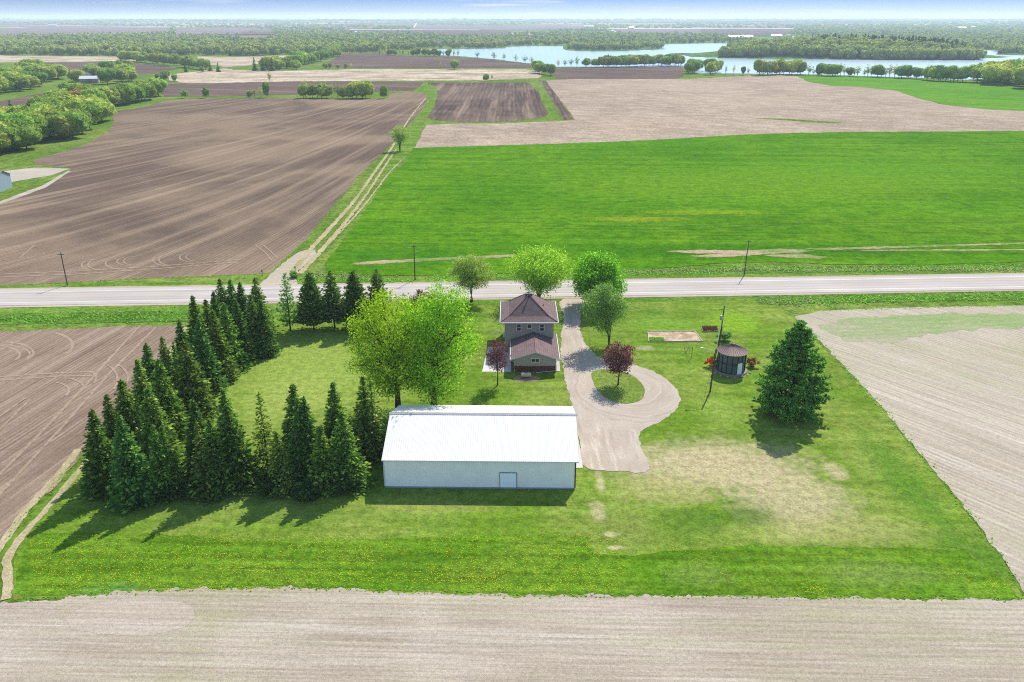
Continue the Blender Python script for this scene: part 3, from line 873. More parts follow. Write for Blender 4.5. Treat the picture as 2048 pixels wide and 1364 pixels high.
BARKD = plain('dark_bark', S(78, 62, 52), 0.95, 0.05, 0.25, 3.0)

def rnd_unit(rs, n):
    v = rs.normal(size=(n, 3))
    return v / np.linalg.norm(v, axis=1, keepdims=True)

def cards(rs, c, size, flat=0.0, axis=None):
    """leaf sprays: rhombs round centres c; axis gives a preferred long direction"""
    n = len(c)
    if axis is None:
        u = rnd_unit(rs, n)
    else:
        u = axis + rs.normal(size=(n, 3)) * 0.25
        u /= np.linalg.norm(u, axis=1, keepdims=True)
    w = rnd_unit(rs, n)
    if flat > 0:
        w = w * (1 - flat) + np.array([0, 0, 1.0]) * flat
    v = np.cross(u, w)
    v /= np.linalg.norm(v, axis=1, keepdims=True) + 1e-9
    s = np.asarray(size).reshape(-1, 1)
    out = np.empty((n, 4, 3))
    out[:, 0] = c + u * s
    out[:, 1] = c + v * s * 0.55 + u * s * 0.1
    out[:, 2] = c - u * s
    out[:, 3] = c - v * s * 0.55 + u * s * 0.1
    return out.reshape(-1, 3)

def deciduous(seed, h, r, base, n_clump=60, per=120, leaf=0.22, shape='round', off=(0, 0), trunk_r=0.25, gap=0.30, limbs=16, multi=1, clump=1.0, flat=0.35):
    """returns (trunk MB, crown quads)"""
    rs = np.random.RandomState(seed)
    cz, hz = (h + base) / 2, (h - base) / 2
    C = []
    tries = 0
    while len(C) < n_clump and tries < 20000:
        tries += 1
        d = rnd_unit(rs, 1)[0]
        q = rs.rand() ** (1 / 2.6)
        p = d * q
        zz = (p[2] + 1) / 2
        if shape == 'vase':
            k = 0.5 + 0.65 * min(1, zz * 1.3)
        elif shape == 'oval':
            k = 1.0
        elif shape == 'low':
            k = 1.12 - 0.35 * zz
        else:
            k = 1.0
        lob = 0.92 + 0.55 * mnoise.noise(Vector((d[0] * 1.7 + seed, d[1] * 1.7, d[2] * 1.7)))
        k *= min(1.18, lob)
        pt = np.array([p[0] * r * 0.86 * k, p[1] * r * 0.86 * k, cz + p[2] * hz * 0.9])
        if all(np.linalg.norm((pt - o) / np.array([1, 1, 0.8])) > gap * r * 0.9 for o in C[-200:]):
            C.append(pt)
    C = np.array(C)
    C[:, 0] += off[0]; C[:, 1] += off[1]
    pts, siz = [], []
    for c in C:
        n = int(per * rs.uniform(0.5, 1.5))
        sg = r * rs.uniform(0.10, 0.17) * clump
        q = np.clip(rs.normal(size=(n, 3)), -1.7, 1.7) * np.array([sg, sg, sg * 0.7])
        pts.append(c + q)
        siz.append(leaf * rs.uniform(0.6, 1.35, n))
    pts = np.vstack(pts); siz = np.hstack(siz)
    ok = pts[:, 2] > base * 0.75
    quads = cards(rs, pts[ok], siz[ok], flat)
    tb = MB()
    top = np.array([off[0] * 0.7, off[1] * 0.7, base + (h - base) * 0.62])
    for s in range(multi):
        a = 2 * math.pi * s / multi + 0.4
        sp = 0.0 if multi == 1 else r * 0.35
        tp = top + np.array([math.cos(a) * sp, math.sin(a) * sp, 0])
        path, rad = [], []
        for k in range(8):
            t = k / 7
            wob = 0.05 * r * math.sin(3 * t + seed + s)
            path.append((tp[0] * t ** 1.5 + wob * t, tp[1] * t ** 1.5 - wob * t, tp[2] * t - 0.15))
            rad.append(trunk_r * (1.25 if k == 0 else 1) * (1 - 0.82 * t) / (1 if multi == 1 else 1.4))
        tb.tube(path, rad, 8)
    order = rs.permutation(len(C))[:limbs]
    for k in order:
        c = C[k]
        t0 = rs.uniform(0.35, 0.8)
        z0 = min(top[2] * t0 + 0.2, c[2] - 0.15 * hz) if c[2] > base * 1.1 else base * 0.8
        z0 = max(z0, base * 0.7)
        t = z0 / top[2]
        p0 = np.array([top[0] * t ** 1.5, top[1] * t ** 1.5, z0])
        m1 = p0 * 0.6 + c * 0.4 + np.array([0, 0, 0.10 * (c[2] - z0)])
        m2 = p0 * 0.25 + c * 0.75 + np.array([0, 0, 0.07 * (c[2] - z0)])
        rr = trunk_r * 0.36 * (1.2 - t * 0.7)
        tb.tube([p0, m1, m2, c], [rr, rr * 0.65, rr * 0.4, rr * 0.15], 5, cap=False)
        near = np.argsort(np.linalg.norm(C - m2, axis=1))[:3]
        for j in near:
            if j != k:
                tb.tube([m1 * 0.4 + m2 * 0.6, C[j] * 0.5 + m2 * 0.5 + np.array([0, 0, 0.1]), C[j]], [rr * 0.38, rr * 0.25, rr * 0.1], 4, cap=False)
    return tb, quads

def conifer(seed, h, r, full=1.0, droop=0.28, up=0.12, gap=0.36, size=0.36, pw=0.85, base=0.35, trunk=0.16, tuft=False):
    rs = np.random.RandomState(seed)
    vr = 0.62 if not tuft else 0.5
    cs, ax, sz = [], [], []
    tb = MB()
    tb.tube([(0, 0, -0.15), (0.04, 0.02, h * 0.5), (0, 0, h * 0.985)], [trunk, trunk * 0.6, 0.02], 7)
    z = base
    while z < h * 0.985:
        t = z / h
        L0 = r * (1 - t) ** pw + 0.10
        nb = max(4, int((6 + 6 * (1 - t)) * full * rs.uniform(0.8, 1.2)))
        a0 = rs.rand() * 6.28
        for k in range(nb):
            a = a0 + 6.283 * k / nb + rs.normal() * 0.22
            L = L0 * rs.uniform(vr, 1.16)
            zz = z + rs.normal() * gap * 0.3
            d = np.array([math.cos(a), math.sin(a), 0])
            side = np.array([-d[1], d[0], 0])
            n = max(3, int(L / 0.2 * min(1.5, max(0.7, full))))
            tt = np.linspace(0.22, 1.0, n) + rs.normal(size=n) * 0.03
            zc = zz - droop * L * tt + up * L * tt ** 3 + (0.1 if t < 0.9 else 0.25) * L * (1 - tt)
            spread = (0.10 + 0.26 * L * (1 - abs(tt - 0.6))) * rs.normal(size=n) * 0.55
            c = d[None] * (tt * L)[:, None] + side[None] * spread[:, None]
            c[:, 2] += zc + rs.normal(size=n) * 0.06
            cs.append(c)
            if tuft:
                sl = np.array([d[0] * 0.7, d[1] * 0.7, 0.7])
            else:
                sl = np.array([d[0], d[1], -droop + 2.4 * up])
            axs = np.repeat(sl[None], n, 0) + side[None] * (np.sign(spread) * 0.6)[:, None]
            ax.append(axs / np.linalg.norm(axs, axis=1, keepdims=True))
            sz.append(size * rs.uniform(0.65, 1.25, n) * (0.62 + 0.38 * (1 - t)))
            if L > 0.9 and k % 2 == 0:
                tb.tube([(0, 0, zz), tuple(d * L * 0.5 + np.array([0, 0, zz - droop * L * 0.5])), tuple(d * L * 0.9 + np.array([0, 0, zz - droop * L * 0.9 + up * L * 0.7]))], [0.035, 0.022, 0.008], 4, cap=False)
        z += gap * (1.0 - 0.35 * t) * rs.uniform(0.8, 1.2)
    cs.append(np.array([[0, 0, h * 0.97], [0, 0, h * 0.99], [0, 0, h]])); ax.append(np.array([[0, 0, 1.0]] * 3)); sz.append(np.array([0.18] * 3))
    q = cards(rs, np.vstack(cs), np.hstack(sz), 0.35 if not tuft else 0.1, np.vstack(ax))
    return tb, q

def plant(name, tb, quads, leafm, barkm, label, cat, loc, rz=0.0, group=None, crown='crown', trunk='trunk'):
    t = thing(name, label, cat, loc, rz, group)
    tb.build(trunk, barkm, t)
    link(bpy.data.objects.new(crown, np_mesh(crown, quads, 4, leafm)), t)
    return t

# ------------------------------------------------------------------ the spruce windbreak
G_SP = 'spruces of the L shaped windbreak'
protos = []
for k, (h, r, full, lm) in enumerate(((11.5, 2.9, 1.3, L_spruce), (11.5, 2.75, 1.35, L_blue), (11.5, 3.1, 1.15, L_spruce), (11.5, 2.45, 1.2, L_spruce), (11.5, 2.4, 0.7, L_spruce))):
    tb, q = conifer(10 + k, h, r, full, gap=0.34, size=0.36 if k != 4 else 0.32, pw=(0.86, 0.92, 0.80, 0.88, 0.86)[k])
    protos.append((tb.mesh('trunk', BARKD), np_mesh('crown', q, 4, lm)))

def spruce(px, py, h, k, label, rz, sx=1.0):
    X, Y = ground(px, py, h)
    t = thing('spruce_tree', label, 'spruce', (X, Y, 0.02), rz, G_SP)
    t.scale = (h / 11.5 * sx, h / 11.5 * sx, h / 11.5)
    link(bpy.data.objects.new('trunk', protos[k][0]), t)
    link(bpy.data.objects.new('crown', protos[k][1]), t)
    return t

ORD = ['first', 'second', 'third', 'fourth', 'fifth', 'sixth', 'seventh', 'eighth', 'ninth', 'tenth', 'eleventh', 'twelfth', 'thirteenth', 'fourteenth', 'fifteenth', 'sixteenth']
rr = random.Random(5)
outer = [(182, 819, 11.5), (212, 789, 10.6), (241, 758, 11.6), (273, 718, 11.8), (291, 686, 12.0), (323, 673, 10.2), (346, 683, 11.0), (357, 640, 12.0), (384, 591, 13.0), (410, 599, 11.5), (426, 582, 11.8), (439, 556, 12.2), (459, 558, 12.0), (479, 564, 11.2), (509, 554, 11.3)]
for i, (x, y, h) in enumerate(outer):
    spruce(x, y, h, (0, 3, 2, 0, 1, 3, 4, 1, 0, 3, 1, 2, 0, 1, 2)[i], 'dark spruce, %s from the near corner in the outer row along the brown field' % ORD[i], rr.uniform(0, 6.28), rr.uniform(0.95, 1.1))
inner = [(238, 831, 12.0), (293, 774, 11.8), (315, 718, 12.6), (366, 679, 12.4), (396, 637, 12.2), (425, 620, 12.2), (446, 606, 12.0), (470, 596, 11.8), (500, 588, 11.4), (305, 793, 10.6), (520, 598, 10.5)]
for i, (x, y, h) in enumerate(inner):
    spruce(x, y, h, (1, 2, 0, 2, 1, 0, 2, 1, 0, 4, 1)[i], 'green spruce, %s of the inner row facing the mown grass' % ORD[i] if i < 9 else ('short bushy spruce squeezed between the two rows near the corner' if i == 9 else 'short spruce closing the inner row by the road'),
           rr.uniform(0, 6.28), rr.uniform(0.98, 1.12))
front = [(305, 850, 10.2, 3, 'slim bright green young spruce standing at the front edge beside a grey dead bush'), (322, 852, 9.6, 3, 'small twin spruce behind the slim bright green one'),
         (385, 798, 11.4, 1, 'broad spruce behind the front row near the corner of the windbreak'), (392, 843, 10.8, 4, 'thin lower spruce with brown gaps in the front row'),
         (445, 777, 11.8, 0, 'dark pointed spruce at the end of the mown grass'), (452, 808, 11.5, 2, 'wide light tipped spruce in the middle of the front row'),
         (517, 785, 11.6, 4, 'open see-through spruce with bare dark stem standing apart'), (584, 768, 12.0, 0, 'dark tall spruce behind the twin pair of the front row'),
         (594, 797, 11.8, 1, 'left spruce of the close twin pair in the front row'), (607, 793, 11.8, 1, 'right spruce of the close twin pair in the front row'),
         (665, 764, 12.0, 0, 'tiered dark spruce second from the barn'), (683, 822, 10.6, 2, 'wide dense spruce at the right end of the front row beside the barn'),
         (725, 750, 12.0, 3, 'left top of the two slender spruces against the barn'), (741, 760, 11.6, 4, 'grey thin spruce touching the barn roof'),
         (552, 862, 8.6, 2, 'short bushy spruce right of the open see-through spruce'),
         (640, 850, 9.2, 0, 'shorter dark spruce filling the gap right of the twin pair'),
         (418, 838, 10.2, 2, 'mid-height spruce between the thin lower one and the wide light tipped one')]
for i, (x, y, h, k, lb) in enumerate(front):
    spruce(x, y, h, k, lb, rr.uniform(0, 6.28), rr.uniform(1.0, 1.14) if i not in (0, 1, 6) else 0.95)
# low regrowth under the front row
def shrub(name, seed, h, r, px, py, leafm, label, n=24, per=60, leaf=0.16, group=None):
    X, Y = ground(px, py)
    tb, q = deciduous(seed, h, r, 0.1, n, per, leaf, 'low', trunk_r=0.05, limbs=8, gap=0.2, multi=3)
    return plant(name, tb, q, leafm, BARK, label, 'bush', (X, Y, 0.02), 0, group, 'foliage', 'stem')
for i, (px, py, h, lb) in enumerate(((538, 990, 3.2, 'low spreading evergreen bush under the open see-through spruce'), (395, 992, 2.8, 'low evergreen bush under the thin lower spruce'), (340, 997, 2.2, 'low dark bush between the first front spruces'),
                                     (690, 985, 2.6, 'low dark evergreen bush beside the barn corner'), (612, 1000, 2.4, 'low dark bush under the twin spruces'))):
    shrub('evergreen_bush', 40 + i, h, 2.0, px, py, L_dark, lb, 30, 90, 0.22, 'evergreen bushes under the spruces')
tb = MB()
rs = np.random.RandomState(3)
for k in range(60):
    a, e = rs.uniform(0, 6.28), rs.uniform(0.3, 1.3)
    d = Vector((math.cos(a) * math.cos(e), math.sin(a) * math.cos(e), math.sin(e)))
    L = rs.uniform(0.8, 1.9)
    tb.tube([(0, 0, 0), d * L * 0.6 + Vector((0, 0, 0.1)), d * L], [0.03, 0.02, 0.008], 4)
o = tb.build('dead_bush', plain('dead_twigs', S(150, 132, 126), 0.9, 0.1, 0.15), None, (*ground(322, 990), 0))
tag(o, 'grey leafless bush of bare twigs at the front of the spruces', 'bush')

# back row of open pines near the road
bp = []
for k in range(3):
    tb, q = conifer(60 + k, 11.5, (2.7, 3.5, 3.1)[k], (0.75, 1.5, 1.2)[k], droop=0.04, up=0.20, gap=(0.5, 0.40, 0.42)[k], size=0.4, pw=0.66, base=1.6, trunk=0.17)
    bp.append((tb.mesh('trunk', BARKD), np_mesh('crown', q, 4, (L_grey if k == 0 else L_spruce))))
for i, (px, py, h, k, lb) in enumerate(((569, 548, 11.5, 0, 'thin grey pine with see-through crown, leftmost of the row by the road'), (617, 545, 11.5, 1, 'widest dense pine of the row by the road'),
                                        (660, 542, 11.5, 2, 'middle open pine of the row by the road'), (705, 543, 11.5, 1, 'dark pine second from the big yellow green tree'),
                                        (751, 540, 11.5, 2, 'pine half hidden behind the big yellow green tree'))):
    X, Y = ground(px, py, h)
    t = thing('pine_tree', lb, 'pine', (X, Y, 0.02), i * 1.7, 'pines in the row by the road')
    link(bpy.data.objects.new('trunk', bp[k][0]), t); link(bpy.data.objects.new('crown', bp[k][1]), t)
for i, (px, py) in enumerate(((640, 640), (690, 638), (735, 640))):
    shrub('young_evergreen', 50 + i, 2.6, 1.5, px, py, L_pine, ('low young evergreen under the wide pine', 'low young evergreen under the middle pine', 'low young evergreen beneath the dark pine')[i], 18, 60, 0.2, 'young evergreens under the pines')

# big white pine on the right
X, Y = ground(1578, 826)
hp = height(645, Y + 0.5)
def plume_pine(seed, h, r):
    rs = np.random.RandomState(seed)
    tb = MB()
    tb.tube([(0, 0, -0.15), (0.1, 0, h * 0.5), (0, 0, h * 0.97)], [0.34, 0.2, 0.03], 8)
    cs, ax, sz = [], [], []
    nb = 320
    for k in range(nb):
        t = (k + rs.rand()) / nb
        t = 0.03 + 0.95 * t ** 1.15
        a = rs.uniform(0, 6.2832)
        prof = min(1.0, 0.80 + 0.7 * t) * (1 - t ** 1.45) ** 0.8
        L = r * prof * rs.uniform(0.78, 1.12) + 0.35
        el = 0.05 + 0.55 * t + rs.normal() * 0.1
        d = np.array([math.cos(a) * math.cos(el), math.sin(a) * math.cos(el), math.sin(el)])
        z0 = max(0.25, t * h - L * math.sin(el) * 0.5)
        tip = np.array([0, 0, z0]) + d * L
        tb.tube([(0, 0, z0), tuple(np.array([0, 0, z0 - 0.05]) + d * L * 0.5), tuple(tip)], [0.06, 0.04, 0.012], 4, cap=False)
        side = np.array([-math.sin(a), math.cos(a), 0])
        for j_ in range(int(3 + L * 2.4)):
            u_ = rs.uniform(0.45, 1.04)
            c0 = np.array([0, 0, z0]) + d * L * u_ + side * rs.normal() * 0.13 * L * (1.12 - u_) * 2 + np.array([0, 0, 0.10 + 0.12 * rs.rand()])
            n = 13
            dirs = rnd_unit(rs, n) * 0.75 + (d * 0.55 + np.array([0, 0, 0.55]))
            dirs /= np.linalg.norm(dirs, axis=1, keepdims=True)
            cs.append(c0 + dirs * 0.17); ax.append(dirs); sz.append(0.30 * rs.uniform(0.7, 1.2, n))
    c = np.vstack(cs); a_ = np.vstack(ax); s_ = np.hstack(sz)
    w = rnd_unit(rs, len(c)); v = np.cross(a_, w); v /= np.linalg.norm(v, axis=1, keepdims=True) + 1e-9
    s_ = s_[:, None]
    q = np.stack([c + a_ * s_, c + v * s_ * 0.32, c - a_ * s_, c - v * s_ * 0.32], 1)
    return tb, q.reshape(-1, 3)
tb, q = plume_pine(77, hp, 5.5)
plant('white_pine', tb, q, L_pine, BARKD, 'large broad dark green pine beside the round crib', 'pine', (X, Y, 0.02), 0.3)

# ------------------------------------------------------------------ broadleaf trees of the yard
def yard_tree(name, base, top, seed, r, lo, leafm, label, cat='tree', **kw):
    X, Y = ground(*base)
    h = height(top, Y)
    tb, q = deciduous(seed, h, r, lo, **kw)
    return plant(name, tb, q, leafm, kw.get('bark', BARK), label, cat, (X, Y, 0.02), 0)
yard_tree('maple_tree', (797, 826), 578, 101, 7.6, 2.2, L_maple, 'big pale yellow-green tree with dark bare limbs behind the barn, the left of two', n_clump=165, per=118, leaf=0.17, off=(-0.9, 0.6), trunk_r=0.5, gap=0.19, limbs=50, clump=0.8)
yard_tree('maple_tree', (868, 826), 549, 102, 7.4, 1.2, L_maple2, 'big bright green tree behind the barn, nearest the house', n_clump=170, per=115, leaf=0.18, off=(0.9, 0.4), trunk_r=0.55, gap=0.17, limbs=44, clump=0.85, shape='low')
yard_tree('maple_tree', (943, 604), 508, 103, 5.0, 2.4, L_olive, 'sparse olive tree with visible branches beside the road', n_clump=130, per=90, leaf=0.15, trunk_r=0.3, gap=0.19, limbs=60, clump=0.8)
yard_tree('linden_tree', (1078, 604), 497, 104, 7.2, 1.8, L_lime, 'wide full lime-green tree behind the house roof', n_clump=170, per=120, leaf=0.18, trunk_r=0.4, gap=0.2, limbs=26, multi=3, shape='vase')
yard_tree('maple_tree', (1200, 612), 503, 105, 6.2, 1.5, L_deep, 'dense deep green tree on the right of the drive by the road', n_clump=160, per=170, leaf=0.22, trunk_r=0.35, gap=0.21, limbs=14, shape='low', off=(-0.9, 0))
yard_tree('pear_tree', (1218, 692), 562, 106, 4.2, 2.4, L_grey, 'grey-green oval tree standing beside the drive in front of the deep green one', n_clump=120, per=100, leaf=0.15, trunk_r=0.22, gap=0.2, limbs=24, shape='oval', multi=2, off=(-1.1, 0))
yard_tree('purple_maple', (1236, 770), 683, 107, 3.1, 2.0, L_purple, 'purple-leaved round tree on the grass island of the drive', n_clump=90, per=60, leaf=0.14, trunk_r=0.14, gap=0.24, limbs=22)
yard_tree('purple_plum', (995, 771), 675, 108, 2.3, 2.2, L_purple, 'sparse purple tree beside the patio at the left of the house', n_clump=80, per=36, leaf=0.13, trunk_r=0.11, gap=0.24, limbs=26)
yard_tree('purple_plum', (850, 640), 578, 109, 2.8, 1.2, L_purple, 'dark purple tree half hidden behind the big bright green tree', n_clump=40, per=100, leaf=0.15, trunk_r=0.14, gap=0.25, limbs=8)
yard_tree('apple_tree', (905, 680), 640, 110, 2.4, 0.8, L_deep, 'small round green tree behind the bright green tree', n_clump=30, per=90, leaf=0.14, trunk_r=0.12, gap=0.25, limbs=8)
yard_tree('field_tree', (800, 302), 252, 111, 5.0, 2.6, L_olive, 'lone budding tree with open crown on the farm track', n_clump=60, per=60, leaf=0.22, trunk_r=0.35, gap=0.24, limbs=34, shape='vase', multi=3)

shrub('round_shrub', 120, 1.9, 1.6, 1448, 682, L_grey, 'round grey-green shrub behind the crib by the pole')
shrub('quince_bush', 121, 1.9, 1.5, 1428, 733, leaf_mat('red_blossom', S(206, 40, 20), S(235, 62, 30), S(150, 100, 40), 0.3, 0.03), 'bush in bright red flower at the left of the crib', 20, 60, 0.13)
shrub('blossom_bush', 122, 1.7, 1.4, 1503, 732, leaf_mat('orange_blossom', S(190, 140, 90), S(206, 166, 110), S(140, 140, 76), 0.3, 0.03), 'pale orange bush between the crib and the pine', 18, 60, 0.13)
shrub('vine', 123, 3.2, 1.0, 1439, 738, L_grey, 'green vine climbing the left side of the crib', 26, 60, 0.13)
shrub('round_shrub', 124, 1.6, 1.4, 587, 556, L_grey, 'lone shrub on the corner of the farm track entrance')

# ------------------------------------------------------------------ far trees
ICO = []
_t = (1 + 5 ** 0.5) / 2
_iv = [Vector(v).normalized() for v in ((-1, _t, 0), (1, _t, 0), (-1, -_t, 0), (1, -_t, 0), (0, -1, _t), (0, 1, _t), (0, -1, -_t), (0, 1, -_t), (_t, 0, -1), (_t, 0, 1), (-_t, 0, -1), (-_t, 0, 1))]
for a_, b_, c_ in ((0, 11, 5), (0, 5, 1), (0, 1, 7), (0, 7, 10), (0, 10, 11), (1, 5, 9), (5, 11, 4), (11, 10, 2), (10, 7, 6), (7, 1, 8), (3, 9, 4), (3, 4, 2), (3, 2, 6), (3, 6, 8), (3, 8, 9), (4, 9, 5), (2, 4, 11), (6, 2, 10), (8, 6, 7), (9, 8, 1)):
    a, b2, c = _iv[a_], _iv[b_], _iv[c_]
    ab, bc, ca = (a + b2).normalized(), (b2 + c).normalized(), (c + a).normalized()
    ICO += [(a, ab, ca), (ab, b2, bc), (ca, bc, c), (ab, bc, ca)]
ICO = np.array([[tuple(v) for v in f] for f in ICO])          # 80 triangles

def lobes(seed, h, r, base, n, cards_per, leaf):
    """far crown: rough leafy lobes with loose sprays over them, as quads"""
    rs = np.random.RandomState(seed)
    out = []
    cz, hz = (h + base) / 2, (h - base) / 2
    for k in range(n):
        if k == 0:
            c, rad = np.array([0, 0, cz]), np.array([r * 0.62, r * 0.62, hz * 0.78])
        else:
            a = 6.283 * k / (n - 1) + rs.normal() * 0.3
            c = np.array([math.cos(a) * r * 0.52, math.sin(a) * r * 0.52, base + (h - base) * rs.uniform(0.3, 0.72)])
            rad = np.array([1, 1, 0.95]) * r * rs.uniform(0.36, 0.52)
            c[2] = max(c[2], base + rad[2] * 0.6)
        tri = ICO.copy()
        ph = rs.uniform(0, 9)
        for f in tri:
            for v in f:
                v *= 1 + 0.5 * mnoise.noise(Vector((v[0] * 2.3 + ph, v[1] * 2.3, v[2] * 2.3)))
        tri = tri * rad + c
        out.append(np.concatenate([tri, tri[:, 2:3]], 1))
        d = rnd_unit(rs, cards_per)
        p = d * rad * rs.uniform(0.84, 1.24, cards_per)[:, None] + c
        p = p[p[:, 2] > base * 0.6]
        out.append(cards(rs, p, leaf * rs.uniform(0.6, 1.3, len(p)), 0.4).reshape(-1, 4, 3))
    return np.concatenate(out)

def far_tree(seed, kind):
    """one mesh per tree: trunk and crown, sized 1 m tall unit scale 12 m"""
    rs = np.random.RandomState(seed)
    if kind == 'conifer':
        tb, q = conifer(seed, 12, 2.5, 0.8, gap=0.9, size=0.75, pw=0.8)
    elif kind == 'thin':
        tb, q = deciduous(seed, 12, 3.6, 2.2, 30, 16, 0.36, 'vase', trunk_r=0.2, limbs=20, gap=0.24, multi=2)
    elif kind == 'bush':
        tb, q = deciduous(seed, 12, 7.0, 0.2, 40, 26, 0.8, 'low', trunk_r=0.2, limbs=0, gap=0.24)
    else:
        tb, _q = deciduous(seed, 12, 5.0, 1.0, 20, 1, 0.5, 'round', trunk_r=0.24, limbs=8, gap=0.2)
        q = lobes(seed, 12, (5.2, 4.8, 5.6)[seed % 3], (0.5, 0.2, 0.9)[seed % 3], 12, 300, 0.36).reshape(-1, 3)
    me = tb.mesh('t', BARK)
    n = len(q) // 4
    tv = [tuple(v) for v in q]
    v = tb.v + tv
    f = tb.f + [(len(tb.v) + 4 * i, len(tb.v) + 4 * i + 1, len(tb.v) + 4 * i + 2, len(tb.v) + 4 * i + 3) for i in range(n)]
    bpy.data.meshes.remove(me)
    return v, f, [1] * len(tb.f) + [0] * n

def far_mesh(seed, kind, leafm):
    v, f, mi = far_tree(seed, kind)
    me = bpy.data.meshes.new('woodland_tree')
    me.from_pydata(v, [], f)
    me.materials.append(leafm); me.materials.append(BARK)
    me.polygons.foreach_set('material_index', mi)
    return me

FM = {}
for kind, lm in (('a', L_wood), ('b', L_wood2), ('c', L_wood3)):
    FM[kind] = [far_mesh(200 + ord(kind) * 10 + k, 'tree', lm) for k in range(3)]
FM['t'] = [far_mesh(300 + k, 'thin', (L_wood, L_wood3, L_wood2)[k]) for k in range(3)]
FM['k'] = [far_mesh(320 + k, 'bush', (L_wood2, L_wood)[k]) for k in range(2)]
FM['r'] = [far_mesh(351, 'tree', L_rust)]
FM['s'] = [far_mesh(340, 'conifer', L_spruce)]
fr = random.Random(77)

def inside(poly, x, y):
    c = False
    n = len(poly)
    for i in range(n):
        x1, y1 = poly[i]; x2, y2 = poly[(i + 1) % n]
        if (y1 > y) != (y2 > y) and x < (x2 - x1) * (y - y1) / (y2 - y1) + x1:
            c = not c
    return c

def put_tree(px, py, h, kinds, name, label, group, cat='tree', wide=1.0):
    X, Y = ground(px, py)
    k = fr.choice(kinds)
    o = bpy.data.objects.new(name, fr.choice(FM[k]))
    COL.objects.link(o)
    o.location = (X, Y, 0.0)
    o.rotation_euler = (0, 0, fr.uniform(0, 6.28))
    s = h / 12.0
    w = s * wide * fr.uniform(0.9, 1.15)
    o.scale = (w, w, s)
    tag(o, label, cat, group)
    return o

def wood(poly, n, h0, h1, kinds, name, label, group, mind=8.0, cat='tree', wide=1.0):
    xs = [p[0] for p in poly]; ys = [p[1] for p in poly]
    pts, tries = [], 0
    while len(pts) < n and tries < 6000:
        tries += 1
        x, y = fr.uniform(min(xs), max(xs)), fr.uniform(min(ys), max(ys))
        if not inside(poly, x, y):
            continue
        X, Y = ground(x, y)
        if all((X - a) ** 2 + (Y - c) ** 2 > mind * mind for a, c in pts):
            pts.append((X, Y))
            put_tree(x, y, fr.uniform(h0, h1), kinds, name, label, group, cat, wide)

def row(line, n, h0, h1, kinds, name, label, group, jit=1.0, cat='tree', wide=1.0):
    pts = densify([Vector(p) for p in line], False, 0, 1.0)
    for i in range(n):
        p = pts[min(len(pts) - 1, int((i + fr.uniform(0.2, 0.8)) / n * len(pts)))]
        put_tree(p.x, p.y + fr.uniform(-jit, jit), fr.uniform(h0, h1), kinds, name, label, group, cat, wide)

wood([(-90, 340), (0, 316), (60, 300), (110, 286), (170, 270), (205, 250), (212, 230), (205, 208), (150, 205), (105, 220), (75, 238), (85, 252), (50, 262), (-90, 272)], 74, 11, 16, 'aabba', 'woodland_tree',
     'rounded spring-green tree in the near wood on the left edge of the ploughed field', 'trees of the near left wood', 6.6, wide=1.3)
put_tree(165, 222, 15, 'r', 'woodland_tree', 'rusty tan tree rising above the near left wood', 'trees of the near left wood', wide=1.3)
put_tree(24, 226, 8, 's', 'woodland_tree', 'dark evergreen beside the pale clearing at the far left', 'trees of the near left wood', wide=1.6)
row([(224, 213), (262, 207), (300, 198), (322, 190)], 11, 11, 15, 'bba', 'hedgerow_tree', 'green tree of the hedge running from the left wood to the field corner', 'trees of the left hedge', 0.6, wide=1.2)
wood([(-90, 200), (0, 189), (80, 182), (140, 172), (158, 165), (140, 150), (60, 143), (-90, 150)], 46, 12, 17, 'aab', 'woodland_tree', 'tree in the upper left wood beyond the soil strip', 'trees of the upper left wood', 8, wide=1.4)
wood([(160, 148), (255, 144), (250, 152), (290, 164), (205, 170), (197, 160)], 18, 11, 15, 'aabb', 'woodland_tree', 'tree of the clump beside the small white farm shed', 'trees beside the small white farm shed', 8, wide=1.3)
wood([(308, 158), (340, 155), (360, 165), (320, 167)], 4, 7, 10, 'b', 'woodland_tree', 'green tree of the little clump left of the dry marsh', 'clump left of the marsh', 6)
put_tree(323, 188, 13, 't', 'lone_tree', 'lone thin tree at the end of the left hedge', None)
put_tree(370, 196, 7, 'k', 'hedge_bush', 'left one of two round bushes on the far edge of the ploughed field', None, 'bush', 0.8)
put_tree(412, 196, 8.5, 'k', 'hedge_bush', 'right one of two round bushes on the far edge of the ploughed field', None, 'bush', 0.7)
row([(494, 196), (530, 195)], 3, 5, 9, 'kt', 'hedge_bush', 'scrubby bush left of the willow hedge on the ploughed field edge', 'scrub by the willow hedge', 0.5, 'bush')
put_tree(534, 195, 12, 'b', 'hedge_tree', 'narrow upright tree left of the willow hedge', None, wide=0.5)
row([(600, 196), (640, 196), (700, 197), (738, 196)], 14, 9, 14, 'attc', 'willow_tree', 'pale yellow-green willow of the hedge on the far edge of the ploughed field', 'willow hedge', 0.6)
put_tree(768, 197, 10, 'b', 'hedge_tree', 'single green tree at the right end of the willow hedge', None, wide=0.7)
row([(245, 123), (300, 125), (360, 133), (415, 140)], 16, 12, 16, 'aac', 'hedgerow_tree', 'yellow-green tree of the diagonal row beside the reed meadow', 'trees of the diagonal row', 0.8, wide=1.2)
for px, py, lb in ((372, 144, 'small dark conifer on the grass patch below the diagonal row'), (421, 142, 'left dark conifer at the lower end of the diagonal row'), (437, 144, 'right dark conifer at the lower end of the diagonal row')):
    put_tree(px, py, 10, 's', 'conifer', lb, None, 'conifer', 1.3)
put_tree(404, 145, 7, 'k', 'round_bush', 'pale round bush between the conifers of the diagonal row', None, 'bush')
wood([(512, 143), (600, 141), (592, 131), (540, 132)], 10, 12, 17, 'aab', 'woodland_tree', 'tree of the round clump on the marsh edge', 'round clump on the marsh edge', 8, wide=1.2)
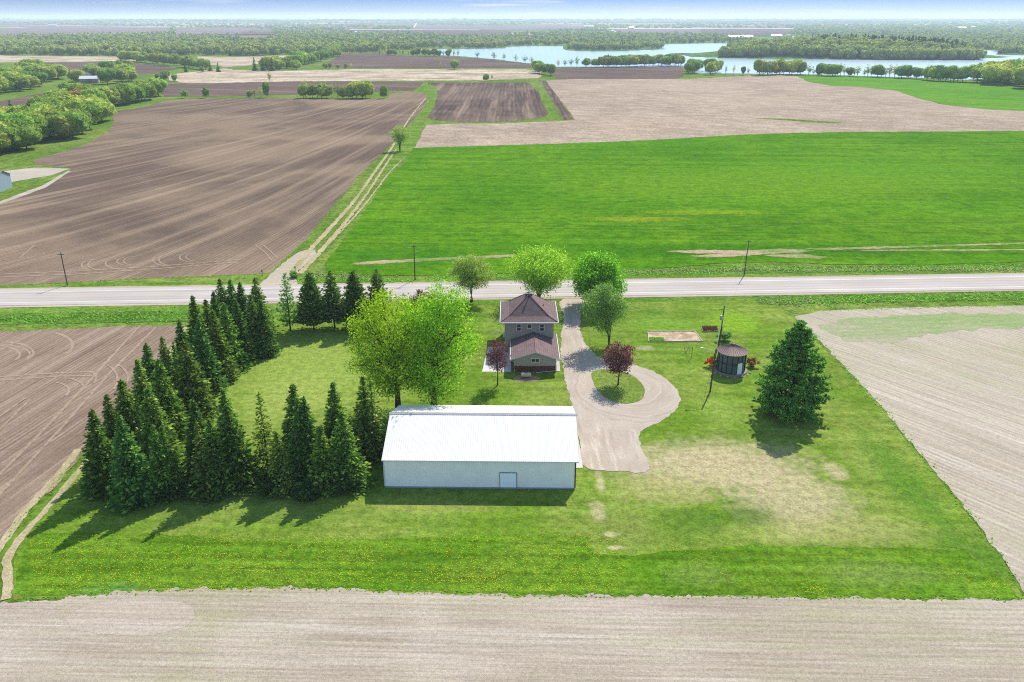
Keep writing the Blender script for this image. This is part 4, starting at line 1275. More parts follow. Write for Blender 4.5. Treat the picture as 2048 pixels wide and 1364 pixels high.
for px, lb in ((510, 'left dark conifer of the marsh edge clump'), (527, 'tall dark conifer of the marsh edge clump'), (545, 'right dark conifer of the marsh edge clump')):
    put_tree(px, 142, 15, 's', 'conifer', lb, None, 'conifer')
row([(585, 133), (620, 128), (650, 119), (680, 112)], 14, 12, 18, 'bba', 'hedgerow_tree', 'tree of the green row climbing past the lakeside field', 'trees of the green row', 1.0, wide=1.15)
put_tree(540, 165, 10, 't', 'lone_tree', 'single small tree standing in the dry marsh', None)
put_tree(882, 138, 9, 't', 'lone_tree', 'thin tree on the marsh edge left of the round one', None, wide=0.6)
put_tree(909, 139, 11, 'b', 'lone_tree', 'round full tree standing alone on the marsh edge', None, wide=1.1)
row([(640, 137), (730, 137)], 6, 4, 8, 'kt', 'marsh_bush', 'low bush on the upper edge of the dry marsh', 'bushes on the marsh edge', 0.5, 'bush')
row([(757, 111), (800, 112), (850, 112.5), (920, 114)], 18, 10, 14, 'bat', 'shore_tree', 'tree of the dense line along the near lake shore', 'trees of the left shore line', 0.8)
for px, py in ((955, 117), (988, 121), (1008, 122), (1032, 125), (1050, 127), (1063, 129)):
    put_tree(px, py, fr.uniform(9, 13), 't', 'shore_tree', 'spaced tree of the thin line where the lakeside field meets the lake', 'spaced trees of the left shore', wide=1.4)
wood([(1070, 143), (1084, 141), (1106, 152), (1092, 154)], 7, 11, 14, 'b', 'woodland_tree', 'tree of the small bright clump at the left end of the dark shore field', 'clump at the end of the shore field', 7)
put_tree(972, 162, 7, 'b', 'marsh_bush', 'dark bush on the lower edge of the marsh', None, 'bush')
put_tree(984, 161, 6, 't', 'marsh_bush', 'pale thin bush on the lower edge of the marsh', None, 'bush')
for px in (1116, 1130, 1142, 1154, 1172, 1182, 1192, 1206, 1218):
    put_tree(px, 134, fr.uniform(8, 14), 'tta', 'shore_tree', 'spaced thin tree on the lake shore above the dark shore field', 'spaced trees above the shore field', wide=1.1)
row([(1205, 134), (1260, 133), (1320, 131.5), (1368, 131)], 20, 12, 16, 'aab', 'shore_tree', 'tree of the dense light green belt above the dark shore field', 'belt above the shore field', 1.2, wide=1.2)
wood([(1372, 149), (1440, 150), (1440, 142), (1376, 138)], 10, 12, 16, 'abb', 'woodland_tree', 'tree of the clump at the right end of the dark shore field', 'clump right of the shore field', 8)
for px in (1451, 1467, 1486, 1496):
    put_tree(px, 150, fr.uniform(8, 11), 't' if px != 1486 else 'b', 'shore_tree', 'small tree in the gap between two clumps on the lake shore', 'small shore trees in the gap', wide=0.7)
row([(1516, 150), (1560, 149), (1604, 149.5)], 11, 12, 18, 'aac', 'shore_tree', 'tree of the tall clump at the corner of the far green field', 'clump at the green field corner', 0.8)
row([(1615, 151), (1700, 153), (1775, 155), (1845, 158)], 26, 7, 14, 'ttb', 'shore_tree', 'thin tree of the open line behind the far green field', 'open line behind the far green field', 0.6, wide=1.25)
row([(1852, 160), (1895, 163), (1930, 165)], 9, 12, 16, 'ab', 'shore_tree', 'fuller tree where the open line meets the right wood', 'trees joining the right wood', 0.8)
wood([(1925, 166), (1976, 168), (2048, 177), (2130, 184), (2130, 150), (2048, 146), (1985, 158)], 34, 15, 21, 'aabbc', 'woodland_tree', 'tree of the right wood rising from the far green field to the frame edge', 'trees of the right wood', 9, wide=1.35)

# woods that read as one mass
def arrays(kind, seeds, lite):
    out = []
    for sd_ in seeds:
        rs = np.random.RandomState(sd_)
        if kind == 'conifer':
            tb, q = conifer(sd_, 12, 2.7, 0.6, gap=1.1, size=0.95, pw=0.75)
        else:
            q = lobes(sd_, 12, 5.4, 0.3, 3 if not lite else 1, 50 if not lite else 34, 0.85 if not lite else 1.25)
            if lite:
                q[:80] *= np.array([1.35, 1.35, 1.1])
        out.append(q.reshape(-1, 4, 3))
    return out
A_full, A_lite, A_con = arrays('tree', (401, 402, 403, 404), False), arrays('tree', (411, 412, 413, 414), True), arrays('conifer', (421, 422), False)
wr = np.random.RandomState(9)

def mass(name, polys, dens, h0, h1, label, lite=False, con=0.0, mat_=None, wide=1.0, conpoly=None, holes=(), gaps=None, hill=False):
    """one wood: polys in bearings of the trees' feet, dens = trees per 100 square pixels of the photo"""
    V, T, MI = [], [], []
    thr = gaps
    for poly in polys:
        xs = [p[0] for p in poly]; ys = [p[1] for p in poly]
        n = int((max(xs) - min(xs)) * (max(ys) - min(ys)) * dens / 100)
        for _ in range(n):
            x, y = wr.uniform(min(xs), max(xs)), wr.uniform(min(ys), max(ys))
            if not inside(poly, x, y) or any(inside(hp_, x, y) for hp_ in holes):
                continue
            X, Y = ground(x, y)
            z = land(X, Y) + (mound(X, Y) if hill else 0)
            if thr is not None and mnoise.noise(Vector((X / 620.0, Y / 420.0, 1.7))) + 0.4 * mnoise.noise(Vector((X / 200.0, Y / 260.0, 6.7))) < thr:
                continue
            isc = wr.rand() < con or (conpoly is not None and inside(conpoly, x, y) and wr.rand() < 0.8)
            src = A_con if isc else (A_lite if lite else A_full)
            q = src[wr.randint(len(src))]
            h = wr.uniform(h0, h1) * (1.15 if isc else 1)
            s = h / 12.0
            far = max(1.0, math.hypot(X, Y) / 2600.0)
            w = s * wide * (far ** 0.8 if not isc else far ** 0.6) * wr.uniform(0.85, 1.2)
            a = wr.uniform(0, 6.28)
            ca, sa = math.cos(a) * w, math.sin(a) * w
            v = np.empty_like(q)
            v[..., 0] = q[..., 0] * ca - q[..., 1] * sa + X
            v[..., 1] = q[..., 0] * sa + q[..., 1] * ca + Y
            v[..., 2] = q[..., 2] * s + z - 0.5
            V.append(v)
            T.append(np.full(len(q) * 4, wr.rand(), dtype=np.float32))
            MI.append(np.full(len(q), 1 if isc else 0))
    v = np.concatenate(V).reshape(-1, 3)
    me = np_mesh(name, v, 4, [mat_ or L_far, L_fardark], np.concatenate(MI))
    at = me.attributes.new('tint', 'FLOAT', 'POINT')
    at.data.foreach_set('value', np.concatenate(T))
    o = bpy.data.objects.new(name, me)
    COL.objects.link(o)
    return tag(o, kind='stuff', label=label, cat='woods')

hole_w1 = [[(478, 69), (560, 68), (552, 79), (500, 84), (476, 80)], [(340, 70), (395, 70), (395, 79), (340, 79)], [(450, 88), (492, 88), (492, 91), (450, 91)]]
mass('broadleaf_wood', [[(-220, 82), (0, 79), (150, 80), (250, 77), (350, 79), (480, 79), (560, 74), (700, 72), (830, 78), (872, 86), (874, 95), (838, 98), (770, 104), (700, 107), (640, 108), (590, 110), (480, 112), (390, 111), (250, 112.5), (0, 110.5), (-220, 109)]],
     9, 9, 18, 'long belt of mixed spring woodland beyond the dry marsh on the left', holes=hole_w1, con=0.015, gaps=-0.62)
mass('lakeshore_wood', [[(880, 80), (1030, 80), (1170, 79), (1300, 78), (1400, 80), (1500, 80), (1530, 85), (1400, 86.3), (1335, 88), (1050, 91.5), (1012, 93), (1008, 96), (925, 97.3), (880, 97.5)], [(1136, 95), (1320, 90), (1330, 95.5), (1310, 98.5), (1231, 101.8), (1161, 101.8), (1138, 99)]],
     10, 11, 15, 'wooded far shore of the lake with houses among the trees', con=0.05)
mass('island_wood', [[(1442, 115), (1480, 109), (1520, 105), (1620, 102), (1760, 102), (1880, 107), (1930, 112), (1964, 120.2), (1750, 119.6), (1639, 118.0), (1571, 116.7), (1442, 115.8)], [(1440, 114.3), (1571, 115.2), (1639, 116.6), (1750, 118), (1964, 118.6), (1964, 120.2), (1750, 119.6), (1639, 118.0), (1571, 116.7), (1440, 115.8)]],
     15, 13, 18, 'wooded island in the lake with dark conifers in its middle', hill=True, conpoly=[(1610, 109), (1640, 103), (1760, 102), (1880, 106), (1940, 113), (1900, 115), (1760, 112), (1690, 111)])
mass('right_shore_wood', [[(1540, 84), (1600, 74), (1700, 66), (1850, 62), (2300, 62), (2300, 107), (2048, 108.5), (1995, 108), (1990, 101), (1953, 99), (1800, 94), (1700, 91), (1620, 87)]], 10, 11, 15,
     'continuous spring woodland on the right beyond the lake', con=0.05)
farholes = [[(-300, 57), (55, 53), (335, 55), (345, 66), (200, 72), (-300, 78)], [(350, 57), (504, 57), (552, 62), (547, 71), (350, 71)], [(690, 59), (825, 60), (825, 53), (1000, 53), (1165, 51), (1170, 60), (1020, 66), (1010, 76), (880, 75), (860, 66), (690, 66)],
            [(1215, 58), (1400, 58), (1590, 58), (1585, 66), (1560, 73), (1300, 71), (1210, 66)]]
mass('distant_wood', [[(-260, 48), (2300, 48), (2300, 63), (1700, 67), (1560, 76), (1400, 79), (860, 79), (700, 72), (560, 72), (340, 76), (-260, 80)]], 14, 10, 15, 'distant woods between the far fields', lite=True, holes=farholes, con=0.04, gaps=-0.2)
mass('horizon_wood', [[(-260, 41.6), (2300, 41.6), (2300, 49), (-260, 49)]], 34, 11, 17, 'hazy woods along the horizon', lite=True, wide=1.3, gaps=-0.34, con=0.03)
# ------------------------------------------------------------------ the barn
def ribbed(name, c, pitch, axis='x', rough=0.45, spec=0.4):
    b = NB(name, rough, spec)
    o = b.obj()
    n = b.noise(o, 0.6, 4)
    b.color(b.mul(c, b.rng(n, 0.25, 0.75, 0.95, 1.04)))
    return b.m
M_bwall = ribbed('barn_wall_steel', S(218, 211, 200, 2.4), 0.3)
M_broof = ribbed('barn_roof_steel', S(252, 247, 236, 1.22), 0.3, 'x', 0.55, 0.15)
M_trim = plain('white_trim', S(245, 245, 245), 0.5, 0.3, 0.03)
M_brown = plain('brown_trim', S(96, 80, 72), 0.6, 0.3, 0.08)
M_ridge = plain('ridge_cap_steel', S(206, 204, 200), 0.5, 0.4, 0.12, 2.5)
M_found = plain('foundation', S(176, 186, 196), 0.9, 0.1, 0.1, 1.0)
bl = Vector(ground(770.3, 975)); br = Vector(ground(1148.7, 978.4))
W, D, EV, RG = (br - bl).length, 15.2, 4.25, 6.85
ang = math.atan2(br.y - bl.y, br.x - bl.x)
barn = thing('pole_barn', 'long white steel barn with ribbed white roof beside the drive', 'barn', (bl.x, bl.y, 0.02), ang)
m = MB()
def ribwall(m, p0, p1, z0, z1, nrm, n, depth=0.035):
    """corrugated steel wall from p0 to p1 with standing ribs"""
    p0, p1 = Vector((*p0, 0)), Vector((*p1, 0)); nv = Vector((*nrm, 0))
    m.face([(*p0.xy, z0), (*p1.xy, z0), (*p1.xy, z1), (*p0.xy, z1)])
    for k in range(n):
        a = p0.lerp(p1, (k + 0.5) / n); t = (p1 - p0).normalized() * 0.06
        q = [a - t, a - t * 0.5 + nv * depth, a + t * 0.5 + nv * depth, a + t]
        for i in range(3):
            m.face([(q[i].x, q[i].y, z0), (q[i + 1].x, q[i + 1].y, z0), (q[i + 1].x, q[i + 1].y, z1), (q[i].x, q[i].y, z1)])
ribwall(m, (0, 0), (W, 0), 0.2, EV, (0, -1), 80)
ribwall(m, (W, D), (0, D), 0.2, EV, (0, 1), 80)
m.face([(0, D, 0.2), (0, 0, 0.2), (0, 0, EV), (0, D / 2, RG - 0.06), (0, D, EV)])
m.face([(W, 0, 0.2), (W, D, 0.2), (W, D, EV), (W, D / 2, RG - 0.06), (W, 0, EV)])
m.build('wall', M_bwall, barn)
m = MB()
OH = 0.35; XO = 0.45
for sgn in (0, 1):
    y0, y1 = (-OH, D / 2) if sgn == 0 else (D + OH, D / 2)
    z0 = EV - OH * (RG - EV) / (D / 2) + 0.03; z1 = RG + 0.03
    m.face([(-XO * 0.4, y0, z0), (W + XO, y0, z0), (W + XO, y1, z1), (-XO * 0.4, y1, z1)])
    m.face([(-XO * 0.4, y0, z0 - 0.12), (W + XO, y0, z0 - 0.12), (W + XO, y0, z0), (-XO * 0.4, y0, z0)])
    n = 84
    for k in range(n):
        xx = -XO * 0.4 + (W + XO * 1.4) * (k + 0.5) / n
        q = [(xx - 0.045, 0.0), (xx - 0.02, 0.022), (xx + 0.02, 0.022), (xx + 0.045, 0.0)]
        for i in range(3):
            m.face([(q[i][0], y0, z0 + q[i][1]), (q[i + 1][0], y0, z0 + q[i + 1][1]), (q[i + 1][0], y1, z1 + q[i + 1][1]), (q[i][0], y1, z1 + q[i][1])])
m.build('roof', M_broof, barn)
m = MB()
m.face([(-0.25, D / 2 - 0.34, RG - 0.03), (W + 0.62, D / 2 - 0.34, RG - 0.03), (W + 0.62, D / 2, RG + 0.14), (-0.25, D / 2, RG + 0.14)])
m.face([(-0.25, D / 2 + 0.34, RG - 0.03), (W + 0.62, D / 2 + 0.34, RG - 0.03), (W + 0.62, D / 2, RG + 0.14), (-0.25, D / 2, RG + 0.14)])
m.face([(-0.25, D / 2 - 0.34, RG - 0.10), (W + 0.62, D / 2 - 0.34, RG - 0.10), (W + 0.62, D / 2 - 0.34, RG - 0.03), (-0.25, D / 2 - 0.34, RG - 0.03)])
m.build('ridge_cap', M_ridge, barn)
for xx in (-XO * 0.4 - 0.03, W + XO + 0.03):
    m = MB()
    ze = EV - OH * (RG - EV) / (D / 2)
    m.face([(xx, -OH, ze - 0.16), (xx, D / 2, RG - 0.16), (xx, D + OH, ze - 0.16), (xx, D + OH, ze + 0.05), (xx, D / 2, RG + 0.05), (xx, -OH, ze + 0.05)])
    m.build('rake_trim', M_brown, barn)
m = MB()
m.box(W - 0.02, W + 0.14, -0.06, 0.10, 0.2, EV - 0.1)
m.build('corner_trim', M_brown, barn)
m = MB(); m.box(-0.08, 0.06, -0.05, 0.08, 0.2, EV - 0.1); m.build('corner_trim', M_trim, barn)
m = MB(); m.box(-0.04, W + 0.04, -0.06, D + 0.04, -0.05, 0.2); m.build('foundation', M_found, barn)
dx0, dx1 = (1000.5 - 770.3) / (1148.7 - 770.3) * W, (1033 - 770.3) / (1148.7 - 770.3) * W
m = MB()
m.box(dx0, dx1, -0.09, -0.03, 0.22, 2.3)
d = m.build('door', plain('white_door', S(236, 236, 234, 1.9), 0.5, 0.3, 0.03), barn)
m = MB()
for x0, x1, z0, z1 in ((dx0 - 0.07, dx0, 0.2, 2.38), (dx1, dx1 + 0.07, 0.2, 2.38), (dx0, dx1, 2.3, 2.38)):
    m.box(x0, x1, -0.11, -0.025, z0, z1)
m.build('door_frame', plain('grey_door_frame', S(120, 126, 134), 0.6), d)

# ------------------------------------------------------------------ the farmhouse
def siding(name, c, step=0.12):
    b = NB(name, 0.75, 0.2)
    o = b.obj()
    z = b.sep(o)[2]
    fr_ = b.math('FRACT', b.math('DIVIDE', z, step))
    c2 = b.mul(c, b.rng(fr_, 0.0, 0.16, 0.80, 1.0))
    c2 = b.mul(c2, b.rng(b.noise(o, 1.2, 3), 0.3, 0.7, 0.96, 1.04))
    return b.color(c2)
def shingle(name, c1, c2):
    b = NB(name, 0.95, 0.1)
    o = b.obj()
    br_ = b.node('TexBrick')
    s = b.sep(o)
    b.put(br_.inputs['Vector'], b.comb(b.math('ADD', s[0], s[1]), b.math('MULTIPLY', s[2], 2.2)))
    br_.inputs['Scale'].default_value = 1.0
    br_.inputs['Brick Width'].default_value = 0.5
    br_.inputs['Row Height'].default_value = 0.28
    br_.inputs['Mortar Size'].default_value = 0.018
    br_.inputs['Color1'].default_value = c1
    br_.inputs['Color2'].default_value = c2
    br_.inputs['Mortar'].default_value = tuple(v * 0.6 for v in c1[:3]) + (1,)
    n = b.noise(o, 0.8, 4)
    n2 = b.noise(o, 14, 2)
    c = b.mul(b.mul(br_.outputs[0], b.rng(n, 0.3, 0.7, 0.92, 1.08)), b.rng(n2, 0.3, 0.7, 0.86, 1.14))
    return b.color(c)
M_side = siding('taupe_siding', S(172, 160, 148, 1.35))
M_side2 = siding('taupe_wing_siding', S(180, 172, 154, 1.3), 0.14)
M_shin = shingle('brown_shingles', S(134, 110, 108, 1.1), S(148, 124, 120, 1.1))
b = NB('red_brick', 0.9, 0.1)
bk = b.node('TexBrick')
oo = b.sep(b.obj())
b.put(bk.inputs['Vector'], b.comb(b.math('ADD', oo[0], oo[1]), oo[2]))
bk.inputs['Scale'].default_value = 1.0; bk.inputs['Brick Width'].default_value = 0.24; bk.inputs['Row Height'].default_value = 0.08; bk.inputs['Mortar Size'].default_value = 0.008
bk.inputs['Color1'].default_value = S(136, 70, 62); bk.inputs['Color2'].default_value = S(112, 54, 50); bk.inputs['Mortar'].default_value = S(150, 116, 106)
M_brick = b.color(bk.outputs[0])
gb = NB('window_glass', 0.06, 0.5); M_glass = gb.color(S(60, 66, 76))

HX0, HX1, HY0, HY1 = -1.32, 7.42, 136.05, 146.2
house = thing('farmhouse', 'two-storey taupe farmhouse with brown hipped roof and low garage wing', 'house', (3.05, 136.05, 0.02))
ox, oy = 3.05, 136.05
m = MB(); m.box(HX0 - ox, HX1 - ox, 0, HY1 - oy, 0.35, 6.02); m.build('wall', M_side, house)
m = MB(); m.box(HX0 - ox - 0.03, HX1 - ox + 0.03, -0.03, HY1 - oy + 0.03, -0.05, 0.35); m.build('foundation', M_found, house)
# hipped roof with bell-cast eaves
E0, E1, E2 = 0.75, -0.85, 0
x0, x1, y0, y1 = HX0 - ox - E0, HX1 - ox + E0, -E0, HY1 - oy + E0
zE, zB, zR = 5.98, 6.58, 9.45
ins = 1.5
ax0, ax1, ay0, ay1 = x0 + ins, x1 - ins, y0 + ins, y1 - ins
xm = (x0 + x1) / 2
half = (x1 - x0) / 2 - ins
ry0, ry1 = ay0 + half, ay1 - half
m = MB()
A = [(x0, y0, zE), (x1, y0, zE), (x1, y1, zE), (x0, y1, zE)]
B = [(ax0, ay0, zB), (ax1, ay0, zB), (ax1, ay1, zB), (ax0, ay1, zB)]
r0, r1 = (xm, ry0, zR), (xm, ry1, zR)
for k in range(4):
    m.face([A[k], A[(k + 1) % 4], B[(k + 1) % 4], B[k]])
m.face([B[0], B[1], r0]); m.face([B[1], B[2], r1, r0]); m.face([B[2], B[3], r1]); m.face([B[3], B[0], r0, r1])
m.face([(x0, y0, zE - 0.02), (x1, y0, zE - 0.02), (x1, y1, zE - 0.02), (x0, y1, zE - 0.02)][::-1])
roof = m.build('roof', M_shin, house)
m = MB()
for (pa, pb) in ((B[0], r0), (B[1], r0), (B[2], r1), (B[3], r1), (A[0], B[0]), (A[1], B[1])):
    m.tube([Vector(pa) + Vector((0, 0, 0.02)), Vector(pb) + Vector((0, 0, 0.02))], 0.07, 5)
m.build('hip_cap', shingle('hip_shingles', S(120, 100, 96), S(132, 110, 106)), roof)
m = MB(); m.tube([(xm - 0.02, ry0 - 0.45, zR - 0.5), (xm - 0.02, ry0 - 0.45, zR + 0.30)], 0.12, 10); m.box(xm - 0.20, xm + 0.16, ry0 - 0.62, ry0 - 0.28, zR + 0.30, zR + 0.42)
m.build('flue_pipe', plain('dark_pipe', S(62, 60, 62), 0.6, 0.4), roof)
for dx in (-0.42, 0.42):
    m = MB(); m.box(xm + dx - 0.2, xm + dx + 0.2, ry0 + 0.4, ry0 + 0.85, zR - 0.5, zR + 0.06)
    m.build('roof_vent', plain('vent_metal', S(96, 84, 90), 0.5, 0.4), roof)
m = MB(); m.box(ax1 - 1.0, ax1 - 0.9, ay0 + 3.5, ay0 + 3.6, zB + 0.4, zB + 1.15); m.build('vent_pipe', plain('pipe_dark', S(70, 60, 60)), roof)
m = MB()
g_ = 0.11
m.box(x0 - g_, x1 + g_, y0 - g_, y0 - 0.005, zE - 0.16, zE + 0.03)
m.box(x0 - g_, x1 + g_, y1 + 0.005, y1 + g_, zE - 0.16, zE + 0.03)
m.box(x0 - g_, x0 - 0.005, y0 - 0.003, y1 + 0.003, zE - 0.16, zE + 0.03)
m.box(x1 + 0.005, x1 + g_, y0 - 0.003, y1 + 0.003, zE - 0.16, zE + 0.03)
m.build('gutter', M_trim, house)
def window(cx, z0, z1, w, y, sash='double'):
    m = MB()
    fw = 0.12
    m.box(cx - w / 2, cx - w / 2 + fw, y - 0.07, y + 0.02, z0, z1)
    m.box(cx + w / 2 - fw, cx + w / 2, y - 0.07, y + 0.02, z0, z1)
    m.box(cx - w / 2 + fw, cx + w / 2 - fw, y - 0.07, y + 0.02, z0, z0 + fw)
    m.box(cx - w / 2 + fw, cx + w / 2 - fw, y - 0.07, y + 0.02, z1 - fw, z1)
    if sash == 'double':
        zm = (z0 + z1) / 2; m.box(cx - w / 2 + fw, cx + w / 2 - fw, y - 0.06, y + 0.02, zm - 0.04, zm + 0.04)
    elif sash == 'slider':
        m.box(cx - 0.04, cx + 0.04, y - 0.06, y + 0.02, z0 + fw, z1 - fw)
    o = m.build('window', M_trim, house)
    p = MB(); p.face([(cx - w / 2 + 0.1, y - 0.03, z0 + 0.1), (cx + w / 2 - 0.1, y - 0.03, z0 + 0.1), (cx + w / 2 - 0.1, y - 0.03, z1 - 0.1), (cx - w / 2 + 0.1, y - 0.03, z1 - 0.1)])
    p.build('pane', M_glass, o)
for pxc, zt, zb in ((1037.8, 647.5, 662.5), (1059.0, 647.5, 657.5), (1084.0, 647.5, 662.8)):
    Xc = ground(pxc, 655, 5.0)
    Xw = (pxc - CX) / F * (136.05 * CP + (CAMH - 5.0) * SP)
    window(Xw - ox, height(zb, 136.05), height(zt, 136.05), 0.9, -0.001, 'double' if zb > 660 else 'single')
# wing
WX0, WX1, WY0 = 0.34 - ox, 7.52 - ox, 127.25 - oy
m = MB()
rx, rz_ = 3.92 - ox, 3.92
m.face([(WX0, WY0, 1.12), (WX1, WY0, 1.12), (WX1, WY0, 2.62), (rx, WY0, rz_ - 0.05), (WX0, WY0, 2.62)])
m.face([(WX0, -0.01, 1.12), (WX0, WY0, 1.12), (WX0, WY0, 2.62), (WX0, -0.01, 2.62)])
m.face([(WX1, WY0, 1.12), (WX1, -0.01, 1.12), (WX1, -0.01, 2.62), (WX1, WY0, 2.62)])
m.build('wing_wall', M_side2, house)
m = MB(); m.box(WX0 - 0.04, WX1 + 0.04, WY0 - 0.04, -0.04, -0.05, 1.12); m.build('brick_base', M_brick, house)
m = MB()
ex0, ex1, ey0 = -0.25 - ox, 8.05 - ox, WY0 - 0.55
sl = (rz_ - 2.5) / (rx - ex0)
ez1 = rz_ - sl * (ex1 - rx)
for (xe, ze, yb) in ((ex0, 2.5, -0.012), (ex1, ez1, -0.012)):
    m.face([(xe, ey0, ze), (rx, ey0, rz_), (rx, yb, rz_), (xe, yb, ze)])
    m.face([(xe, ey0, ze - 0.06), (rx, ey0, rz_ - 0.06), (rx, yb, rz_ - 0.06), (xe, yb, ze - 0.06)])
# the right slope runs on beside the house wall as a narrow porch roof
m.face([(ex1, -0.012, ez1), (HX1 - ox + 0.012, -0.012, rz_ - sl * (HX1 - ox - rx)), (HX1 - ox + 0.012, 2.6, rz_ - sl * (HX1 - ox - rx)), (ex1, 2.6, ez1)])
m.build('wing_roof', M_shin, house)
m = MB()
m.tube([(rx, ey0, rz_ + 0.02), (rx, -0.02, rz_ + 0.02)], 0.06, 5)
m.build('ridge_cap', bpy.data.materials['hip_shingles'], house)
m = MB()
for xe, ze in ((ex0, 2.5), (ex1, ez1)):
    m.face([(xe, ey0 - 0.02, ze - 0.17), (rx, ey0 - 0.02, rz_ - 0.17), (rx, ey0 - 0.02, rz_ + 0.03), (xe, ey0 - 0.02, ze + 0.03)])
m.box(ex0 - 0.11, ex0 - 0.004, ey0 - 0.02, -0.02, 2.36, 2.53)
m.box(ex1 + 0.004, ex1 + 0.11, ey0 - 0.02, 2.6, ez1 - 0.14, ez1 + 0.03)
m.build('fascia', M_trim, house)
window(rx + 0.02, height(725.5, 127.25), height(717, 127.25) + 0.05, 1.5, WY0 - 0.001, 'slider')
for xe, sgn in ((ex0, 1), (ex1, -1)):
    m = MB()
    m.tube([(xe, ey0 + 0.05, 2.36), (xe + sgn * 0.42, WY0 - 0.10, 2.1), (xe + sgn * 0.62, WY0 - 0.10, 1.9), (xe + sgn * 0.62, WY0 - 0.10, 0.12)], 0.05, 6)
    if sgn < 0:
        m.tube([(xe - 0.62, WY0 - 0.10, 0.25), (xe - 2.0, WY0 - 0.22, 0.18), (xe - 3.9, WY0 - 0.45, 0.08)], 0.05, 6)
    m.build('downspout', M_trim, house)
m = MB(); m.box(HX0 - ox - 0.28, HX0 - ox - 0.004, 0.5, 0.85, 2.7, 3.35); m.build('meter_box', M_trim, house)
m = MB(); m.tube([(HX0 - ox - 0.02, 0.7, 3.7), (HX0 - ox - 1.5, 0.55, 3.55), (HX0 - ox - 2.3, 0.5, 3.4)], 0.06, 6); m.build('awning_bar', M_trim, house)
m = MB(); m.tube([(WX0 + 1.35, -0.25, 3.1), (WX0 + 1.35, -0.25, 3.8)], 0.03, 6); m.tube([(WX0 + 1.35, -0.25, 3.75), (WX0 + 1.2, -0.25, 3.9)], 0.03, 6); m.build('vent_stack', M_trim, house)
m = MB(); m.box(HX1 - ox + 0.02, HX1 - ox + 0.62, 3.0, 4.4, 0, 1.05); m.build('side_steps', M_brick, house)

# ------------------------------------------------------------------ gas tank on its gravel oval
cxg, cyg = ground(1052, 757)
mbx = MB()
mbx.lathe([(0.0, 0.08), (2.1, 0.075), (2.25, 0.0)], 28)
o = mbx.build('gravel_oval', plain('red_gravel', S(190, 150, 132), 0.95, 0.05, 0.25, 6), None, (cxg + 0.1, cyg, 0.01)); o.scale = (1.0, 0.62, 1)
tag(o, kind='structure')
tank = thing('gas_tank', 'cream horizontal gas tank with domed ends behind the garage wing', 'gas tank', (cxg, cyg, 0.08))
m = MB()
prof = [(0.0, -0.86), (0.14, -0.85), (0.26, -0.80), (0.34, -0.71), (0.37, -0.60), (0.37, 0.60), (0.34, 0.71), (0.26, 0.80), (0.14, 0.85), (0.0, 0.86)]
i0 = len(m.v); sg = 20
for r_, xx in prof:
    for s in range(sg):
        t_ = 2 * math.pi * s / sg
        m.v.append((xx, r_ * math.cos(t_), 0.62 + r_ * math.sin(t_)))
for k in range(len(prof) - 1):
    for s in range(sg):
        m.f.append((i0 + k * sg + s, i0 + k * sg + (s + 1) % sg, i0 + (k + 1) * sg + (s + 1) % sg, i0 + (k + 1) * sg + s)); m.mi.append(0)
m.build('tank', plain('cream_paint', S(226, 214, 184), 0.5, 0.4, 0.06), tank, smooth=True)
m = MB(); m.lathe([(0.0, 1.16), (0.12, 1.15), (0.16, 1.08), (0.16, 0.96)], 14); m.build('valve_dome', plain('valve_dark', S(86, 74, 66)), tank)
for xx in (-0.52, 0.52):
    m = MB(); m.box(xx - 0.07, xx + 0.07, -0.3, 0.3, 0, 0.34); m.build('leg', plain('leg_block', S(150, 140, 126)), tank)

# ------------------------------------------------------------------ round corn crib turned summerhouse
cx_, cy_ = ground(1468, 752)
cy_ += 2.35
crib = thing('corn_crib', 'round corn crib with rusty ribbed cone roof and white door', 'corn crib', (cx_, cy_, 0.02))
He = height(713.5, cy_ - 2.7)
Ht = height(689, cy_)
M_rust = plain('rusty_roof_steel', S(164, 132, 122, 1.1), 0.6, 0.3, 0.14, 1.6)
m = MB()
n = 36
RR = 2.62
for k in range(n):
    a0, a1 = 2 * math.pi * k / n, 2 * math.pi * (k + 1) / n
    m.face([(RR * math.cos(a0), RR * math.sin(a0), He), (RR * math.cos(a1), RR * math.sin(a1), He), (0.3 * math.cos(a1), 0.3 * math.sin(a1), Ht), (0.3 * math.cos(a0), 0.3 * math.sin(a0), Ht)])
    m.tube([(RR * math.cos(a0), RR * math.sin(a0), He + 0.02), (0.3 * math.cos(a0), 0.3 * math.sin(a0), Ht + 0.02)], 0.032, 4, cap=False)
m.lathe([(RR, He), (RR - 0.02, He - 0.10)], n)
rf = m.build('roof', M_rust, crib)
m = MB(); m.lathe([(0.33, Ht - 0.05), (0.33, Ht + 0.16), (0.40, Ht + 0.18), (0.0, Ht + 0.36)], 14); m.build('roof_cap', plain('dark_cap', S(70, 66, 70), 0.5, 0.4), rf)
m = MB(); m.lathe([(2.28, 0.25), (2.28, He - 0.06)], 32)
m.build('wall_panels', plain('grey_blue_panels', S(104, 118, 120, 1.1), 0.5, 0.4, 0.16, 1.2), crib)
m = MB()
for k in range(16):
    a = 2 * math.pi * (k + 0.5) / 16
    ca, sa = math.cos(a), math.sin(a)
    m.tube([(2.33 * ca, 2.33 * sa, 0.2), (2.33 * ca, 2.33 * sa, He - 0.04)], 0.055, 5)
for zz in (0.28, He * 0.53, He - 0.12):
    m.tube([(2.34 * math.cos(2 * math.pi * k / 32), 2.34 * math.sin(2 * math.pi * k / 32), zz) for k in range(33)], 0.05, 5, cap=False)
m.build('frame', plain('dark_frame', S(48, 42, 42), 0.7, 0.2), crib)
aD = -math.pi / 2 + 0.20
